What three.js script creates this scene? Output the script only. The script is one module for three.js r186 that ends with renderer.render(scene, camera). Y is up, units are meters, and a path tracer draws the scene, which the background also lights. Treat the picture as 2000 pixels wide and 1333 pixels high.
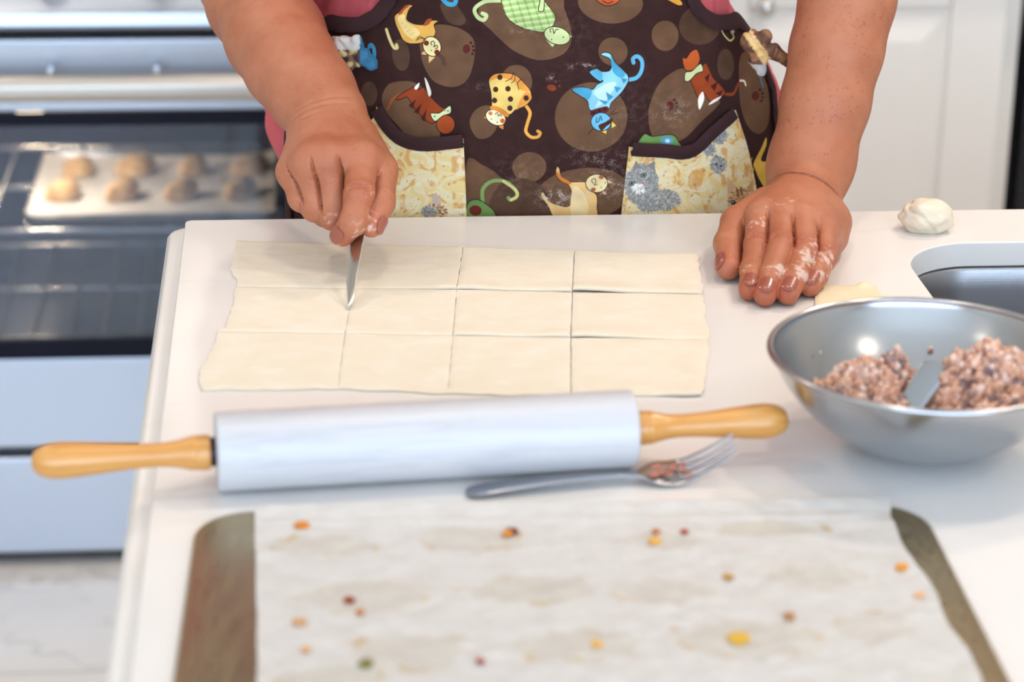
import * as THREE from 'three';
import { RoundedBoxGeometry } from 'three/addons/geometries/RoundedBoxGeometry.js';
import { mergeGeometries, mergeVertices, toCreasedNormals } from 'three/addons/utils/BufferGeometryUtils.js';
import { RectAreaLightUniformsLib } from 'three/addons/lights/RectAreaLightUniformsLib.js';
import { createNoise2D, createNoise3D } from 'simplex-noise';

// ---------------------------------------------------------------- camera, sky, light, exposure
const scene = new THREE.Scene();
const camera = new THREE.PerspectiveCamera(15.81, 2000 / 1333, 0.05, 60);
camera.position.set(0, 1.532, 1.6);
camera.rotation.order = 'YXZ';
camera.rotation.set(-0.363925, -0.091718, 0.014984);
camera.focus = 1.90;
camera.userData.fStop = 5.6;
scene.add(camera);

const renderer = new THREE.WebGLRenderer({ antialias: true });
renderer.toneMapping = THREE.LinearToneMapping;
renderer.toneMappingExposure = 0.98;
renderer.shadowMap.enabled = true;
renderer.shadowMap.type = THREE.PCFSoftShadowMap;
RectAreaLightUniformsLib.init();

scene.background = new THREE.Color(0.62, 0.82, 1.0);   // bright overcast daylight outside the window
scene.backgroundIntensity = 3.0;

const WINDOW_LIGHT = { color: new THREE.Color(0.63, 0.79, 1.0), intensity: 4.2 };
const LAMP_COLOR = new THREE.Color(1.0, 0.825, 0.67);
const CEILING_LAMPS = [[-0.95, -0.75, 100], [0.22, 0.02, 43], [1.0, -0.15, 92], [1.45, 0.95, 40], [-1.25, 0.95, 12], [1.3, -0.95, 165]];   // x, z, strength
const HOOD_LAMP = 14, OVEN_LAMP = 0.45;

// ---------------------------------------------------------------- helpers
let seed = 7;
const rnd = () => { seed = (seed * 1664525 + 1013904223) >>> 0; return seed / 4294967296; };
const n2 = createNoise2D(rnd), n3 = createNoise3D(rnd);
const V = (x, y, z) => new THREE.Vector3(x, y, z);
const clamp = (x, a, b) => Math.min(b, Math.max(a, x)), mix = (a, b, t) => a + (b - a) * t;
const smooth = (a, b, x) => { const t = clamp((x - a) / (b - a), 0, 1); return t * t * (3 - 2 * t); };
const fbm = (x, y, o = 4) => { let s = 0, a = 0.5; for (let i = 0; i < o; i++) { s += a * n2(x, y); x *= 2.03; y *= 2.03; a *= 0.5; } return s; };
const used = new Map();
function numbered(name) { const k = used.get(name) ?? 0; used.set(name, k + 1); return k ? `${name}_${String(k).padStart(3, '0')}` : name; }
function tag(o, label, category, group, kind) {
  if (label) o.userData.label = label;
  if (category) o.userData.category = category;
  if (group) o.userData.group = group;
  if (kind) o.userData.kind = kind;
  return o;
}
function thing(name, label, category, pos = [0, 0, 0], group) {
  const o = new THREE.Group(); o.name = numbered(name); o.position.set(...pos); scene.add(o);
  return tag(o, label, category, group);
}
function obj(name, geo, material, parent = scene) {
  const g = Array.isArray(geo) ? mergeGeometries(geo.map((x) => { const y = x.index ? x.toNonIndexed() : x; for (const k of Object.keys(y.attributes)) if (!['position', 'normal', 'uv'].includes(k)) y.deleteAttribute(k); return y; })) : geo;
  const m = new THREE.Mesh(g, material); m.name = parent === scene ? numbered(name) : name; m.castShadow = m.receiveShadow = true; parent.add(m); return m;
}
function structure(name, geo, material, parent) { const m = obj(name, geo, material, parent); if (!parent) m.userData.kind = 'structure'; return m; }
function box(w, h, d, x = 0, y = 0, z = 0, r = 0) {
  const g = r ? new RoundedBoxGeometry(w, h, d, 3, r) : new THREE.BoxGeometry(w, h, d); g.translate(x, y, z); return planar(g);
}
function planar(g) {           // uv in metres by the dominant axis of the normal
  const p = g.attributes.position, n = g.attributes.normal, uv = new Float32Array(p.count * 2);
  for (let i = 0; i < p.count; i++) {
    const ax = Math.abs(n.getX(i)), ay = Math.abs(n.getY(i)), az = Math.abs(n.getZ(i));
    const [u, v] = ay >= ax && ay >= az ? [p.getX(i), -p.getZ(i)] : ax >= az ? [p.getZ(i), p.getY(i)] : [p.getX(i), p.getY(i)];
    uv[i * 2] = u; uv[i * 2 + 1] = v;
  }
  g.setAttribute('uv', new THREE.BufferAttribute(uv, 2)); return g;
}
function tube(pts, r, seg = 24, rad = 8, closed = false) {
  const c = pts.length === 2 ? new THREE.LineCurve3(pts[0], pts[1]) : new THREE.CatmullRomCurve3(pts, closed);
  return new THREE.TubeGeometry(c, pts.length === 2 ? 1 : seg, r, rad, closed);
}
function rod(a, b, r, rad = 10) {
  const d = b.clone().sub(a), g = new THREE.CylinderGeometry(r, r, d.length(), rad);
  g.applyQuaternion(new THREE.Quaternion().setFromUnitVectors(V(0, 1, 0), d.clone().normalize())); g.translate(...a.clone().add(b).multiplyScalar(0.5).toArray()); return g;
}
const lathe = (pts, seg = 64) => new THREE.LatheGeometry(pts.map(([x, y]) => new THREE.Vector2(x, y)), seg);
// A sheet with thickness. fn(u, v) gives [x, y, z, texture u, texture v]; front is the side of dP/du x dP/dv.
function sheet(nu, nv, fn, thick) {
  const P = [], UV = [], at = (i, j) => j * (nu + 1) + i, N = (nu + 1) * (nv + 1);
  for (let j = 0; j <= nv; j++) for (let i = 0; i <= nu; i++) { const q = fn(i / nu, j / nv); P.push(V(q[0], q[1], q[2])); UV.push(q[3], q[4]); }
  const nor = [];
  for (let j = 0; j <= nv; j++) for (let i = 0; i <= nu; i++) {
    const a = P[at(Math.min(nu, i + 1), j)].clone().sub(P[at(Math.max(0, i - 1), j)]), b = P[at(i, Math.min(nv, j + 1))].clone().sub(P[at(i, Math.max(0, j - 1))]);
    nor.push(a.cross(b).normalize());
  }
  const pos = [], uv = [], idx = [];
  for (const s of [0, 1]) for (let k = 0; k < N; k++) { const q = P[k].clone().addScaledVector(nor[k], -thick * s); pos.push(q.x, q.y, q.z); uv.push(UV[2 * k], UV[2 * k + 1]); }
  for (let j = 0; j < nv; j++) for (let i = 0; i < nu; i++) {
    const a = at(i, j), b = at(i + 1, j), c = at(i + 1, j + 1), d = at(i, j + 1);
    idx.push(a, b, c, a, c, d, N + a, N + c, N + b, N + a, N + d, N + c);
  }
  const rim = [];
  for (let i = 0; i < nu; i++) rim.push([at(i, 0), at(i + 1, 0)], [at(i + 1, nv), at(i, nv)]);
  for (let j = 0; j < nv; j++) rim.push([at(nu, j), at(nu, j + 1)], [at(0, j + 1), at(0, j)]);
  for (const [a, b] of rim) {
    const k = pos.length / 3;
    for (const q of [a, b, N + b, N + a]) { pos.push(pos[q * 3], pos[q * 3 + 1], pos[q * 3 + 2]); uv.push(uv[q * 2], uv[q * 2 + 1]); }
    idx.push(k, k + 2, k + 1, k, k + 3, k + 2);
  }
  const g = new THREE.BufferGeometry();
  g.setAttribute('position', new THREE.Float32BufferAttribute(pos, 3)); g.setAttribute('uv', new THREE.Float32BufferAttribute(uv, 2)); g.setIndex(idx);
  g.computeVertexNormals(); return g;
}
// Rings of equal length joined into a skin.
function loft(rings, capA = true, capB = true, closed = true) {
  const n = rings[0].length, pos = [], uv = [], idx = [];
  rings.forEach((r, j) => { let l = 0; r.forEach((p, i) => { if (i) l += p.distanceTo(r[i - 1]); pos.push(p.x, p.y, p.z); uv.push(l, j / rings.length); }); });
  for (let j = 0; j + 1 < rings.length; j++) for (let i = 0; i < (closed ? n : n - 1); i++) {
    const a = j * n + i, b = j * n + (i + 1) % n; idx.push(a, b, b + n, a, b + n, a + n);
  }
  const cap = (j, flip) => { const c = pos.length / 3, m = V(0, 0, 0); rings[j].forEach((p) => m.add(p)); m.multiplyScalar(1 / n); pos.push(m.x, m.y, m.z); uv.push(0, 0);
    const base = pos.length / 3; rings[j].forEach((p) => { pos.push(p.x, p.y, p.z); uv.push(0, 0); });
    for (let i = 0; i < n; i++) { const a = base + i, b = base + (i + 1) % n; flip ? idx.push(c, a, b) : idx.push(c, b, a); } };
  if (capA) cap(0, false); if (capB) cap(rings.length - 1, true);
  const g = new THREE.BufferGeometry();
  g.setAttribute('position', new THREE.Float32BufferAttribute(pos, 3)); g.setAttribute('uv', new THREE.Float32BufferAttribute(uv, 2)); g.setIndex(idx);
  g.computeVertexNormals(); return g;
}
function roundRing(w, d, r, y, cx, cz, k = 8) {
  const out = [];
  for (const [sx, sz, a0] of [[1, 1, 0], [-1, 1, 90], [-1, -1, 180], [1, -1, 270]]) for (let i = 0; i <= k; i++) {
    const a = (a0 + (90 * i) / k) * Math.PI / 180; out.push(V(cx + sx * (w / 2 - r) + r * Math.cos(a), y, cz + sz * (d / 2 - r) + r * Math.sin(a)));
  }
  return out;
}
// Textures: fn(u, v) gives sRGB 0..255 (colour) or one value 0..1 (data).
function colorTex(w, h, fn, rep = [1, 1]) {
  const d = new Uint8Array(w * h * 4);
  for (let y = 0; y < h; y++) for (let x = 0; x < w; x++) { const c = fn((x + 0.5) / w, (y + 0.5) / h), o = (y * w + x) * 4; d[o] = clamp(c[0], 0, 255); d[o + 1] = clamp(c[1], 0, 255); d[o + 2] = clamp(c[2], 0, 255); d[o + 3] = 255; }
  const t = new THREE.DataTexture(d, w, h); t.colorSpace = THREE.SRGBColorSpace; return finish(t, rep);
}
function dataTex(w, h, fn, rep = [1, 1]) {
  const d = new Uint8Array(w * h * 4);
  for (let y = 0; y < h; y++) for (let x = 0; x < w; x++) { const c = clamp(fn((x + 0.5) / w, (y + 0.5) / h), 0, 1) * 255, o = (y * w + x) * 4; d[o] = d[o + 1] = d[o + 2] = c; d[o + 3] = 255; }
  return finish(new THREE.DataTexture(d, w, h), rep);
}
function finish(t, rep) { t.wrapS = t.wrapT = THREE.RepeatWrapping; t.magFilter = THREE.LinearFilter; t.minFilter = THREE.LinearMipmapLinearFilter; t.generateMipmaps = true; t.repeat.set(...rep); t.needsUpdate = true; return t; }
const tile = (u, v, f, k = 4) => fbm(Math.cos(u * 6.2832) * f + 7, Math.sin(u * 6.2832) * f + v * 0, k) ;   // wraps along u
const std = (o) => new THREE.MeshStandardMaterial(o), phys = (o) => new THREE.MeshPhysicalMaterial(o);
const rgb = (r, g, b) => new THREE.Color().setRGB(r / 255, g / 255, b / 255, THREE.SRGBColorSpace);

// ---------------------------------------------------------------- materials
const brushed = dataTex(256, 256, (u, v) => 0.55 + 0.25 * n2(u * 2, v * 120) + 0.15 * n2(u * 5 + 9, v * 300), [2, 2]);
const smudge = dataTex(256, 256, (u, v) => 0.45 + 0.35 * fbm(u * 5, v * 5, 4), [1, 1]);
const M = {
  wall: std({ color: rgb(226, 218, 206), roughness: 0.9 }),
  ceiling: std({ color: rgb(238, 234, 228), roughness: 0.95 }),
  cabinet: std({ color: rgb(243, 242, 240), roughness: 0.45 }),
  stainless: std({ color: rgb(200, 210, 226), metalness: 1, roughness: 0.34, bumpMap: brushed, bumpScale: 0.00004 }),  // blue of the cool window reflection is tinted into the steel colour
  steel: std({ color: rgb(205, 205, 205), metalness: 1, roughness: 0.22 }),
  bowl: std({ color: rgb(184, 186, 190), metalness: 1, roughness: 0.22, bumpMap: brushed, bumpScale: 0.00003 }),
  sink: std({ color: rgb(166, 167, 172), metalness: 1, roughness: 0.36, bumpMap: brushed, bumpScale: 0.00005 }),
  black: std({ color: rgb(22, 23, 32), roughness: 0.35 }),
  enamel: std({ color: rgb(34, 38, 56), roughness: 0.4 }),
  dark: std({ color: rgb(20, 20, 26), roughness: 0.6 }),
  glass: phys({ color: 0xffffff, transmission: 1, thickness: 0, roughness: 0.02, ior: 1.5 }),
  ovenGlass: phys({ color: rgb(200, 205, 215), transmission: 1, thickness: 0, roughness: 0.03, ior: 1.6 }),
  lampGlow: std({ color: 0xffffff, emissive: LAMP_COLOR, emissiveIntensity: 6, roughness: 0.5 }),
};

// ---------------------------------------------------------------- room
const RX0 = -2.3, RX1 = 3.0, RZ0 = -2.22, RZ1 = 3.1, RH = 2.5;
{
  const floor = structure('floor', box(RX1 - RX0 + 0.2, 0.1, RZ1 - RZ0 + 0.2, (RX0 + RX1) / 2, -0.058, (RZ0 + RZ1) / 2), std({ color: rgb(176, 170, 164), roughness: 0.9 }));
  const marble = (k) => colorTex(256, 256, (u, v) => {
    const w = fbm(u * 2 + k * 9, v * 2 + k * 5, 4), vein = Math.exp(-Math.pow((fbm(u * 1.5 + k * 3 + w * 0.4, v * 1.5 - k, 4)) / 0.035, 2)) * smooth(-0.2, 0.5, w + 0.2);
    const b = 232 + 7 * w - 22 * vein; return [b, b - 2, b - 5];
  });
  const mats = [0, 1, 2, 3].map((k) => std({ map: marble(k), roughness: 0.16 }));
  const T = 0.61, geos = new Map();
  for (let x = -0.76 - 3 * T; x < RX1; x += T) for (let z = -1.243 - 2 * T; z < RZ1; z += T) {
    const x0 = Math.max(x, RX0) + 0.002, x1 = Math.min(x + T, RX1) - 0.002, z0 = Math.max(z, RZ0) + 0.002, z1 = Math.min(z + T, RZ1) - 0.002;
    if (x1 - x0 < 0.03 || z1 - z0 < 0.03) continue;
    const key = `${(x1 - x0).toFixed(3)} ${(z1 - z0).toFixed(3)}`;
    if (!geos.has(key)) { const g = new RoundedBoxGeometry(x1 - x0, 0.01, z1 - z0, 1, 0.0015); planar(g); const a = g.attributes.uv; for (let i = 0; i < a.count; i++) a.setXY(i, a.getX(i) / T, a.getY(i) / T); geos.set(key, g); }
    const m = obj('tile', geos.get(key), mats[Math.floor(rnd() * 4)], floor); m.position.set((x0 + x1) / 2, -0.005, (z0 + z1) / 2);
  }
  structure('ceiling', box(RX1 - RX0 + 0.2, 0.1, RZ1 - RZ0 + 0.2, (RX0 + RX1) / 2, RH + 0.05, (RZ0 + RZ1) / 2), M.ceiling);
  structure('wall_back', box(RX1 - RX0 + 0.2, RH, 0.1, (RX0 + RX1) / 2, RH / 2, RZ0 - 0.05), M.wall);
  structure('wall_left', box(0.1, RH, RZ1 - RZ0, RX0 - 0.05, RH / 2, (RZ0 + RZ1) / 2), M.wall);
  structure('wall_right', box(0.1, RH, RZ1 - RZ0, RX1 + 0.05, RH / 2, (RZ0 + RZ1) / 2), M.wall);
  // the wall behind the camera has a wide window
  const wx0 = -1.75, wx1 = 2.15, wy0 = 0.75, wy1 = 2.2, W = (a, b, c, d) => box(b - a, d - c, 0.14, (a + b) / 2, (c + d) / 2, RZ1 + 0.07);
  structure('wall_front', [W(RX0 - 0.1, wx0, 0, RH), W(wx1, RX1 + 0.1, 0, RH), W(wx0, wx1, 0, wy0), W(wx0, wx1, wy1, RH)], M.wall);
  const win = thing('window_1'); tag(win, null, null, null, 'structure');
  const f = 0.05, fr = (a, b, c, d) => box(b - a, d - c, 0.06, (a + b) / 2, (c + d) / 2, RZ1 + 0.05, 0.004), white = std({ color: rgb(236, 234, 230), roughness: 0.4 });
  obj('window_frame', [fr(wx0, wx1, wy0, wy0 + f), fr(wx0, wx1, wy1 - f, wy1), fr(wx0, wx0 + f, wy0, wy1), fr(wx1 - f, wx1, wy0, wy1), fr(0.17, 0.23, wy0, wy1)], white, win);
  obj('pane', box(1.87, wy1 - wy0 - 0.1, 0.005, -0.765, (wy0 + wy1) / 2, RZ1 + 0.06), M.glass, win);
  obj('pane', box(1.87, wy1 - wy0 - 0.1, 0.005, 1.165, (wy0 + wy1) / 2, RZ1 + 0.06), M.glass, win);
  obj('window_sill', box(wx1 - wx0 + 0.1, 0.03, 0.12, (wx0 + wx1) / 2, wy0 - 0.015, RZ1 - 0.04, 0.004), white, win);
  const L = new THREE.RectAreaLight(WINDOW_LIGHT.color, WINDOW_LIGHT.intensity, wx1 - wx0 - 0.1, wy1 - wy0 - 0.1);
  L.position.set((wx0 + wx1) / 2, (wy0 + wy1) / 2, RZ1 + 0.0); L.lookAt((wx0 + wx1) / 2, 1.1, -1); L.rotation.set(0, 0, 0); L.name = 'window_light'; scene.add(L);
}
CEILING_LAMPS.forEach(([x, z, power], i) => {
  const words = ['in the ceiling above the stove aisle, left of the oven', 'in the ceiling straight above the dough on the island', 'in the ceiling above the sink end of the island counter', 'in the ceiling right of the camera, in front of the sink', 'in the ceiling in front of the counter, left of its end', 'in the ceiling above the aisle in front of the dishwasher'];
  const t = thing('ceiling_lamp', `round white recessed lamp ${words[i]}`, 'lamp', [x, RH, z], 'recessed ceiling lamps');
  obj('trim_ring', lathe([[0.085, 0], [0.105, 0], [0.106, -0.004], [0.1, -0.008], [0.086, -0.008], [0.085, 0]], 40), M.cabinet, t);
  obj('lamp_disc', lathe([[0, -0.004], [0.084, -0.004], [0.084, -0.001], [0, -0.001]], 40), M.lampGlow, t);
  const l = new THREE.RectAreaLight(LAMP_COLOR, power, 0.15, 0.15); l.name = 'ceiling_lamp_light'; l.position.set(x, RH - 0.012, z); l.rotation.x = -Math.PI / 2; scene.add(l);
});

// ---------------------------------------------------------------- range with lit oven
const OX0 = -0.70, OX1 = 0.06, OZ = -1.55;
{
  const w = OX1 - OX0, cx = (OX0 + OX1) / 2, t = thing('oven_range', 'stainless steel range with a big oven window behind the counter on the left', 'oven', [0, 0, 0]);
  obj('range_body', [box(0.02, 0.86, 0.60, OX0 + 0.01, 0.45, -1.87), box(0.02, 0.86, 0.60, OX1 - 0.01, 0.45, -1.87), box(w, 0.86, 0.02, cx, 0.45, -2.18), box(w, 0.02, 0.6, cx, 0.30, -1.87), box(w, 0.02, 0.6, cx, 0.67, -1.87)], M.enamel, t);
  obj('gap_shade_filler', box(w - 0.004, 0.03, 0.04, cx, 0.765, -1.59), M.dark, t);  // black filler added to deepen the shade in the gap above the door
  obj('kick_panel', box(w - 0.02, 0.02, 0.56, cx, 0.012, -1.86), M.black, t);
  obj('cooktop', box(w, 0.02, 0.64, cx, 0.895, -1.87, 0.005), M.black, t);
  // knob panel leans back, with a rounded lip under it
  const prof = [[-1.555, 0.770], [-1.545, 0.771], [-1.54, 0.777], [-1.542, 0.792], [-1.55, 0.8], [-1.585, 0.884], [-1.6, 0.888], [-1.62, 0.885], [-1.62, 0.770]];
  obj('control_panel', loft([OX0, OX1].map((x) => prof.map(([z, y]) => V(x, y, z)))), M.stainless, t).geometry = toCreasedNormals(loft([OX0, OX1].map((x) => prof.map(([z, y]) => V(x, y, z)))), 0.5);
  for (let k = 0; k < 5; k++) {
    const kn = obj('knob', lathe([[0, 0.03], [0.017, 0.03], [0.019, 0.028], [0.021, 0.004], [0.024, 0.002], [0.024, 0], [0, 0]], 28), M.black, t);
    kn.position.set(OX0 + 0.10 + k * 0.14, 0.838, -1.566); kn.rotation.x = Math.PI / 2 - 0.37;
  }
  // door
  const dr = new THREE.Group(); dr.name = 'oven_door'; t.add(dr);
  const y0 = 0.182, y1 = 0.757, g0 = 0.314, g1 = 0.659, side = 0.03;
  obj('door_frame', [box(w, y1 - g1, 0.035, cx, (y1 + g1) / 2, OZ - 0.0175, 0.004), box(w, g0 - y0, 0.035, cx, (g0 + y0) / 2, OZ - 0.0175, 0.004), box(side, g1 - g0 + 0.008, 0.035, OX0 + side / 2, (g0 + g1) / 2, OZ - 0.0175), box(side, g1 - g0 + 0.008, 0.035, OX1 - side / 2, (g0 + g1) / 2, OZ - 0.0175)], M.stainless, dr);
  const iw = w - 2 * side, bl = (a, b, c, d) => box(b - a, d - c, 0.002, (a + b) / 2, (c + d) / 2, OZ + 0.001);
  obj('window_border', [bl(OX0 + side, OX1 - side, g1 - 0.018, g1), bl(OX0 + side, OX1 - side, g0, g0 + 0.027), bl(OX0 + side, OX0 + side + 0.05, g0, g1), bl(OX1 - side - 0.05, OX1 - side, g0, g1)], phys({ color: rgb(14, 18, 36), roughness: 0.5, specularIntensity: 0.4 }), dr);
  obj('window_glass', box(iw, g1 - g0, 0.003, cx, (g0 + g1) / 2, OZ - 0.006), M.ovenGlass, dr);
  const hy = 0.706, hz = -1.497;
  const hr = []; for (const x of [OX0 + 0.03, OX1 - 0.03]) { const r = []; for (let i = 0; i < 32; i++) { const a = i / 32 * 6.2832; r.push(V(x, hy + 0.0185 * Math.sin(a), hz + 0.0165 * Math.cos(a))); } hr.push(r); }
  obj('door_handle', loft(hr), std({ color: rgb(214, 210, 204), metalness: 1, roughness: 0.3 }), dr).geometry = toCreasedNormals(loft(hr), 0.6);
  for (let k = 0; k < 5; k++) obj('handle_bracket', box(0.009, 0.012, 0.022, OX0 + 0.115 + k * 0.1355, 0.722, -1.5105, 0.003), M.steel, dr);
  // storage drawer
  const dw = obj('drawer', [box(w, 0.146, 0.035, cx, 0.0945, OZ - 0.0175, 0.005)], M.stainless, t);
  obj('drawer_lip', box(w - 0.01, 0.012, 0.02, cx, 0.172, OZ - 0.03), M.black, dw);
  // cavity and its little lamp
  obj('oven_cavity', [box(w - 0.06, 0.006, 0.55, cx, 0.313, -1.87), box(w - 0.06, 0.006, 0.55, cx, 0.657, -1.87), box(w - 0.06, 0.35, 0.006, cx, 0.485, -2.13), box(0.006, 0.35, 0.55, OX0 + 0.03, 0.485, -1.87), box(0.006, 0.35, 0.55, OX1 - 0.03, 0.485, -1.87)], std({ color: rgb(30, 40, 76), roughness: 0.4 }), t);
  const bulb = obj('oven_bulb', new THREE.SphereGeometry(0.018, 20, 14), std({ color: 0xffffff, emissive: new THREE.Color(1, 0.72, 0.4), emissiveIntensity: 14 }), t); bulb.position.set(-0.40, 0.632, -2.05);
  const pl = new THREE.PointLight(new THREE.Color(1, 0.76, 0.48), OVEN_LAMP); pl.position.set(-0.40, 0.632, -2.05); pl.name = 'oven_bulb_light'; scene.add(pl);
  const pl2 = new THREE.PointLight(new THREE.Color(1, 0.80, 0.55), OVEN_LAMP); pl2.position.set(-0.36, 0.632, -1.66); pl2.name = 'oven_front_bulb_light'; scene.add(pl2);
  const bulb2 = bulb.clone(); bulb2.name = 'oven_bulb'; bulb2.position.set(-0.36, 0.632, -1.66); t.add(bulb2);
  // racks
  for (const [ry, words] of [[0.479, 'upper shiny wire oven rack, under the tray of pastries'], [0.300 + 0.024, 'lower shiny wire oven rack, empty, near the oven bottom']]) {
    const r = thing('oven_rack', words, 'oven rack', [cx, ry, 0], 'oven racks'), hw = w / 2 - 0.04;
    const wire = std({ color: rgb(248, 240, 222), metalness: 1, roughness: 0.2 });
    for (const z of [-1.60, -1.80, -2.0]) obj('cross_bar', rod(V(-hw, 0, z), V(hw, 0, z), 0.004), wire, r);
    const bars = []; for (let k = 0; k <= 14; k++) bars.push(rod(V(-hw + 2 * hw * k / 14, 0.004, -1.60), V(-hw + 2 * hw * k / 14, 0.004, -2.0), 0.0028, 8));
    for (const b of bars) obj('rack_wire', b, wire, r);
  }
  // tray with parchment and pastries
  const tr = thing('oven_tray', 'flat metal tray with pale pastries inside the lit oven', 'tray', [-0.20, 0.4865, -1.765]);
  obj('tray_pan', loft([roundRing(0.335, 0.30, 0.015, 0.0, 0, 0), roundRing(0.345, 0.31, 0.018, 0.012, 0, 0), roundRing(0.34, 0.305, 0.016, 0.012, 0, 0), roundRing(0.33, 0.295, 0.014, 0.0015, 0, 0)]), M.steel, tr);
  const pp = obj('tray_parchment', sheet(20, 16, (u, v) => [-0.20 + (u - 0.5) * 0.335, 0.4905 + 0.003 * Math.abs(fbm(u * 4, v * 4, 2)) + 0.008 * Math.pow(Math.abs(2 * u - 1), 8), -1.765 - (v - 0.5) * 0.295, u, v], 0.0006), std({ color: rgb(214, 204, 190), roughness: 0.8 }));
  tag(pp, 'sheet of parchment under the pastries on the oven tray', 'parchment');
  const pastryTex = colorTex(128, 128, (u, v) => { const k = fbm(u * 5, v * 5, 4) + 0.2; return [218 - 50 * k, 182 - 70 * k, 128 - 75 * k]; });
  const pm = std({ map: pastryTex, roughness: 0.6 }), pg = new THREE.SphereGeometry(1, 28, 18), a = pg.attributes.position;
  for (let i = 0; i < a.count; i++) { const x = a.getX(i), y = a.getY(i), z = a.getZ(i), k = 1 + 0.13 * n3(x * 1.6, y * 1.6, z * 1.6); a.setXYZ(i, x * 0.036 * k * (1 - 0.2 * z), Math.max(y, -0.35) * 0.021 * k + 0.007, z * 0.026 * k * (1 - 0.35 * Math.abs(x))); }
  pg.computeVertexNormals();
  const ord = ['leftmost', 'second from the left', 'third from the left', 'rightmost'];
  for (let r = 0; r < 2; r++) for (let c = 0; c < 4; c++) {
    const p = obj('pastry', pg, pm); p.position.set(-0.325 + c * 0.082 + 0.012 * r, 0.4935, -1.705 - r * 0.115); p.rotation.y = 0.6 + 0.5 * rnd(); p.scale.setScalar(0.80 + 0.16 * rnd());
    tag(p, `golden folded pastry in the ${['front', 'back'][r]} row of the oven tray, ${ord[c]}`, 'pastry', 'pastries baking on the oven tray');
  }
}
// hood above the range, with its two lamps
{
  const t = thing('range_hood', 'stainless hood with two lamps above the stove', 'range hood', [-0.32, 1.68, -1.92]);
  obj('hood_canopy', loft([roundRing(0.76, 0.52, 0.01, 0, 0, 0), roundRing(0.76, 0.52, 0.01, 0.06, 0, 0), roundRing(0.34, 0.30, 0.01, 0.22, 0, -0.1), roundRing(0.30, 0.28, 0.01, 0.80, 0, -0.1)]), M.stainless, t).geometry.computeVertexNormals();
  for (const x of [-0.2, 0.2]) {
    obj('hood_lamp', lathe([[0, -0.004], [0.045, -0.004], [0.045, -0.001], [0, -0.001]], 32), M.lampGlow, t).position.set(x, 0, 0.1);
    const l = new THREE.RectAreaLight(LAMP_COLOR, HOOD_LAMP * 4, 0.08, 0.08); l.name = 'hood_lamp_light'; l.position.set(-0.32 + x, 1.672, -1.82); l.rotation.x = -Math.PI / 2; scene.add(l);
  }
}
// white base cabinet right of the range, then a dark dishwasher
{
  const x0 = 0.075, x1 = 0.962, zf = -1.52, t = thing('base_cabinet', 'white base cabinet with raised panel doors behind the person', 'cabinet', [0, 0, 0]);
  obj('cabinet_body', box(x1 - x0, 0.78, 0.64, (x0 + x1) / 2, 0.49, zf - 0.34), M.cabinet, t);
  obj('toe_kick', box(x1 - x0, 0.1, 0.56, (x0 + x1) / 2, 0.05, zf - 0.36), M.dark, t);
  for (const [a, b, hx] of [[x0 + 0.006, 0.505, 0.455], [0.515, 0.936, 0.61]]) {
    const w = b - a, d = obj('door', [box(w, 0.70, 0.016, (a + b) / 2, 0.49, zf - 0.008, 0.003), box(0.075, 0.70, 0.008, a + 0.0375, 0.49, zf + 0.003, 0.003), box(0.075, 0.70, 0.008, b - 0.0375, 0.49, zf + 0.003, 0.003), box(w - 0.152, 0.04, 0.008, (a + b) / 2, 0.82, zf + 0.003, 0.003), box(w - 0.152, 0.07, 0.008, (a + b) / 2, 0.175, zf + 0.003, 0.003)], M.cabinet, t);
    obj('raised_panel', loft([roundRing(w - 0.17, 0.565, 0.004, 0, 0, 0), roundRing(w - 0.18, 0.555, 0.004, 0.003, 0, 0), roundRing(w - 0.23, 0.505, 0.004, 0.010, 0, 0)]), M.cabinet, d).geometry.rotateX(Math.PI / 2).translate((a + b) / 2, 0.502, zf);
    obj('knob', lathe([[0, 0.024], [0.008, 0.023], [0.0125, 0.018], [0.012, 0.013], [0.006, 0.009], [0.005, 0], [0, 0]], 24), M.steel, d).geometry.rotateX(Math.PI / 2).translate(hx, 0.803, zf + 0.006);
  }
  const ct = obj('back_countertop', box(x1 - x0 + 1.2, 0.04, 0.7, (x0 + x1) / 2 + 0.6, 0.9, zf - 0.31, 0.008), std({ color: rgb(226, 220, 214), roughness: 0.3 }));
  tag(ct, 'white countertop along the back wall, right of the stove', 'countertop');
  const dw = thing('dishwasher', 'black dishwasher at the far right, beside the white cabinet', 'dishwasher');
  obj('dishwasher_body', box(0.6, 0.78, 0.6, 1.27, 0.49, zf - 0.34, 0.006), M.black, dw);
  obj('dishwasher_door', box(0.59, 0.62, 0.03, 1.27, 0.44, zf - 0.02, 0.006), M.black, dw);
  obj('dishwasher_handle', rod(V(1.03, 0.72, zf + 0.03), V(1.51, 0.72, zf + 0.03), 0.01), M.black, dw);
}

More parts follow.
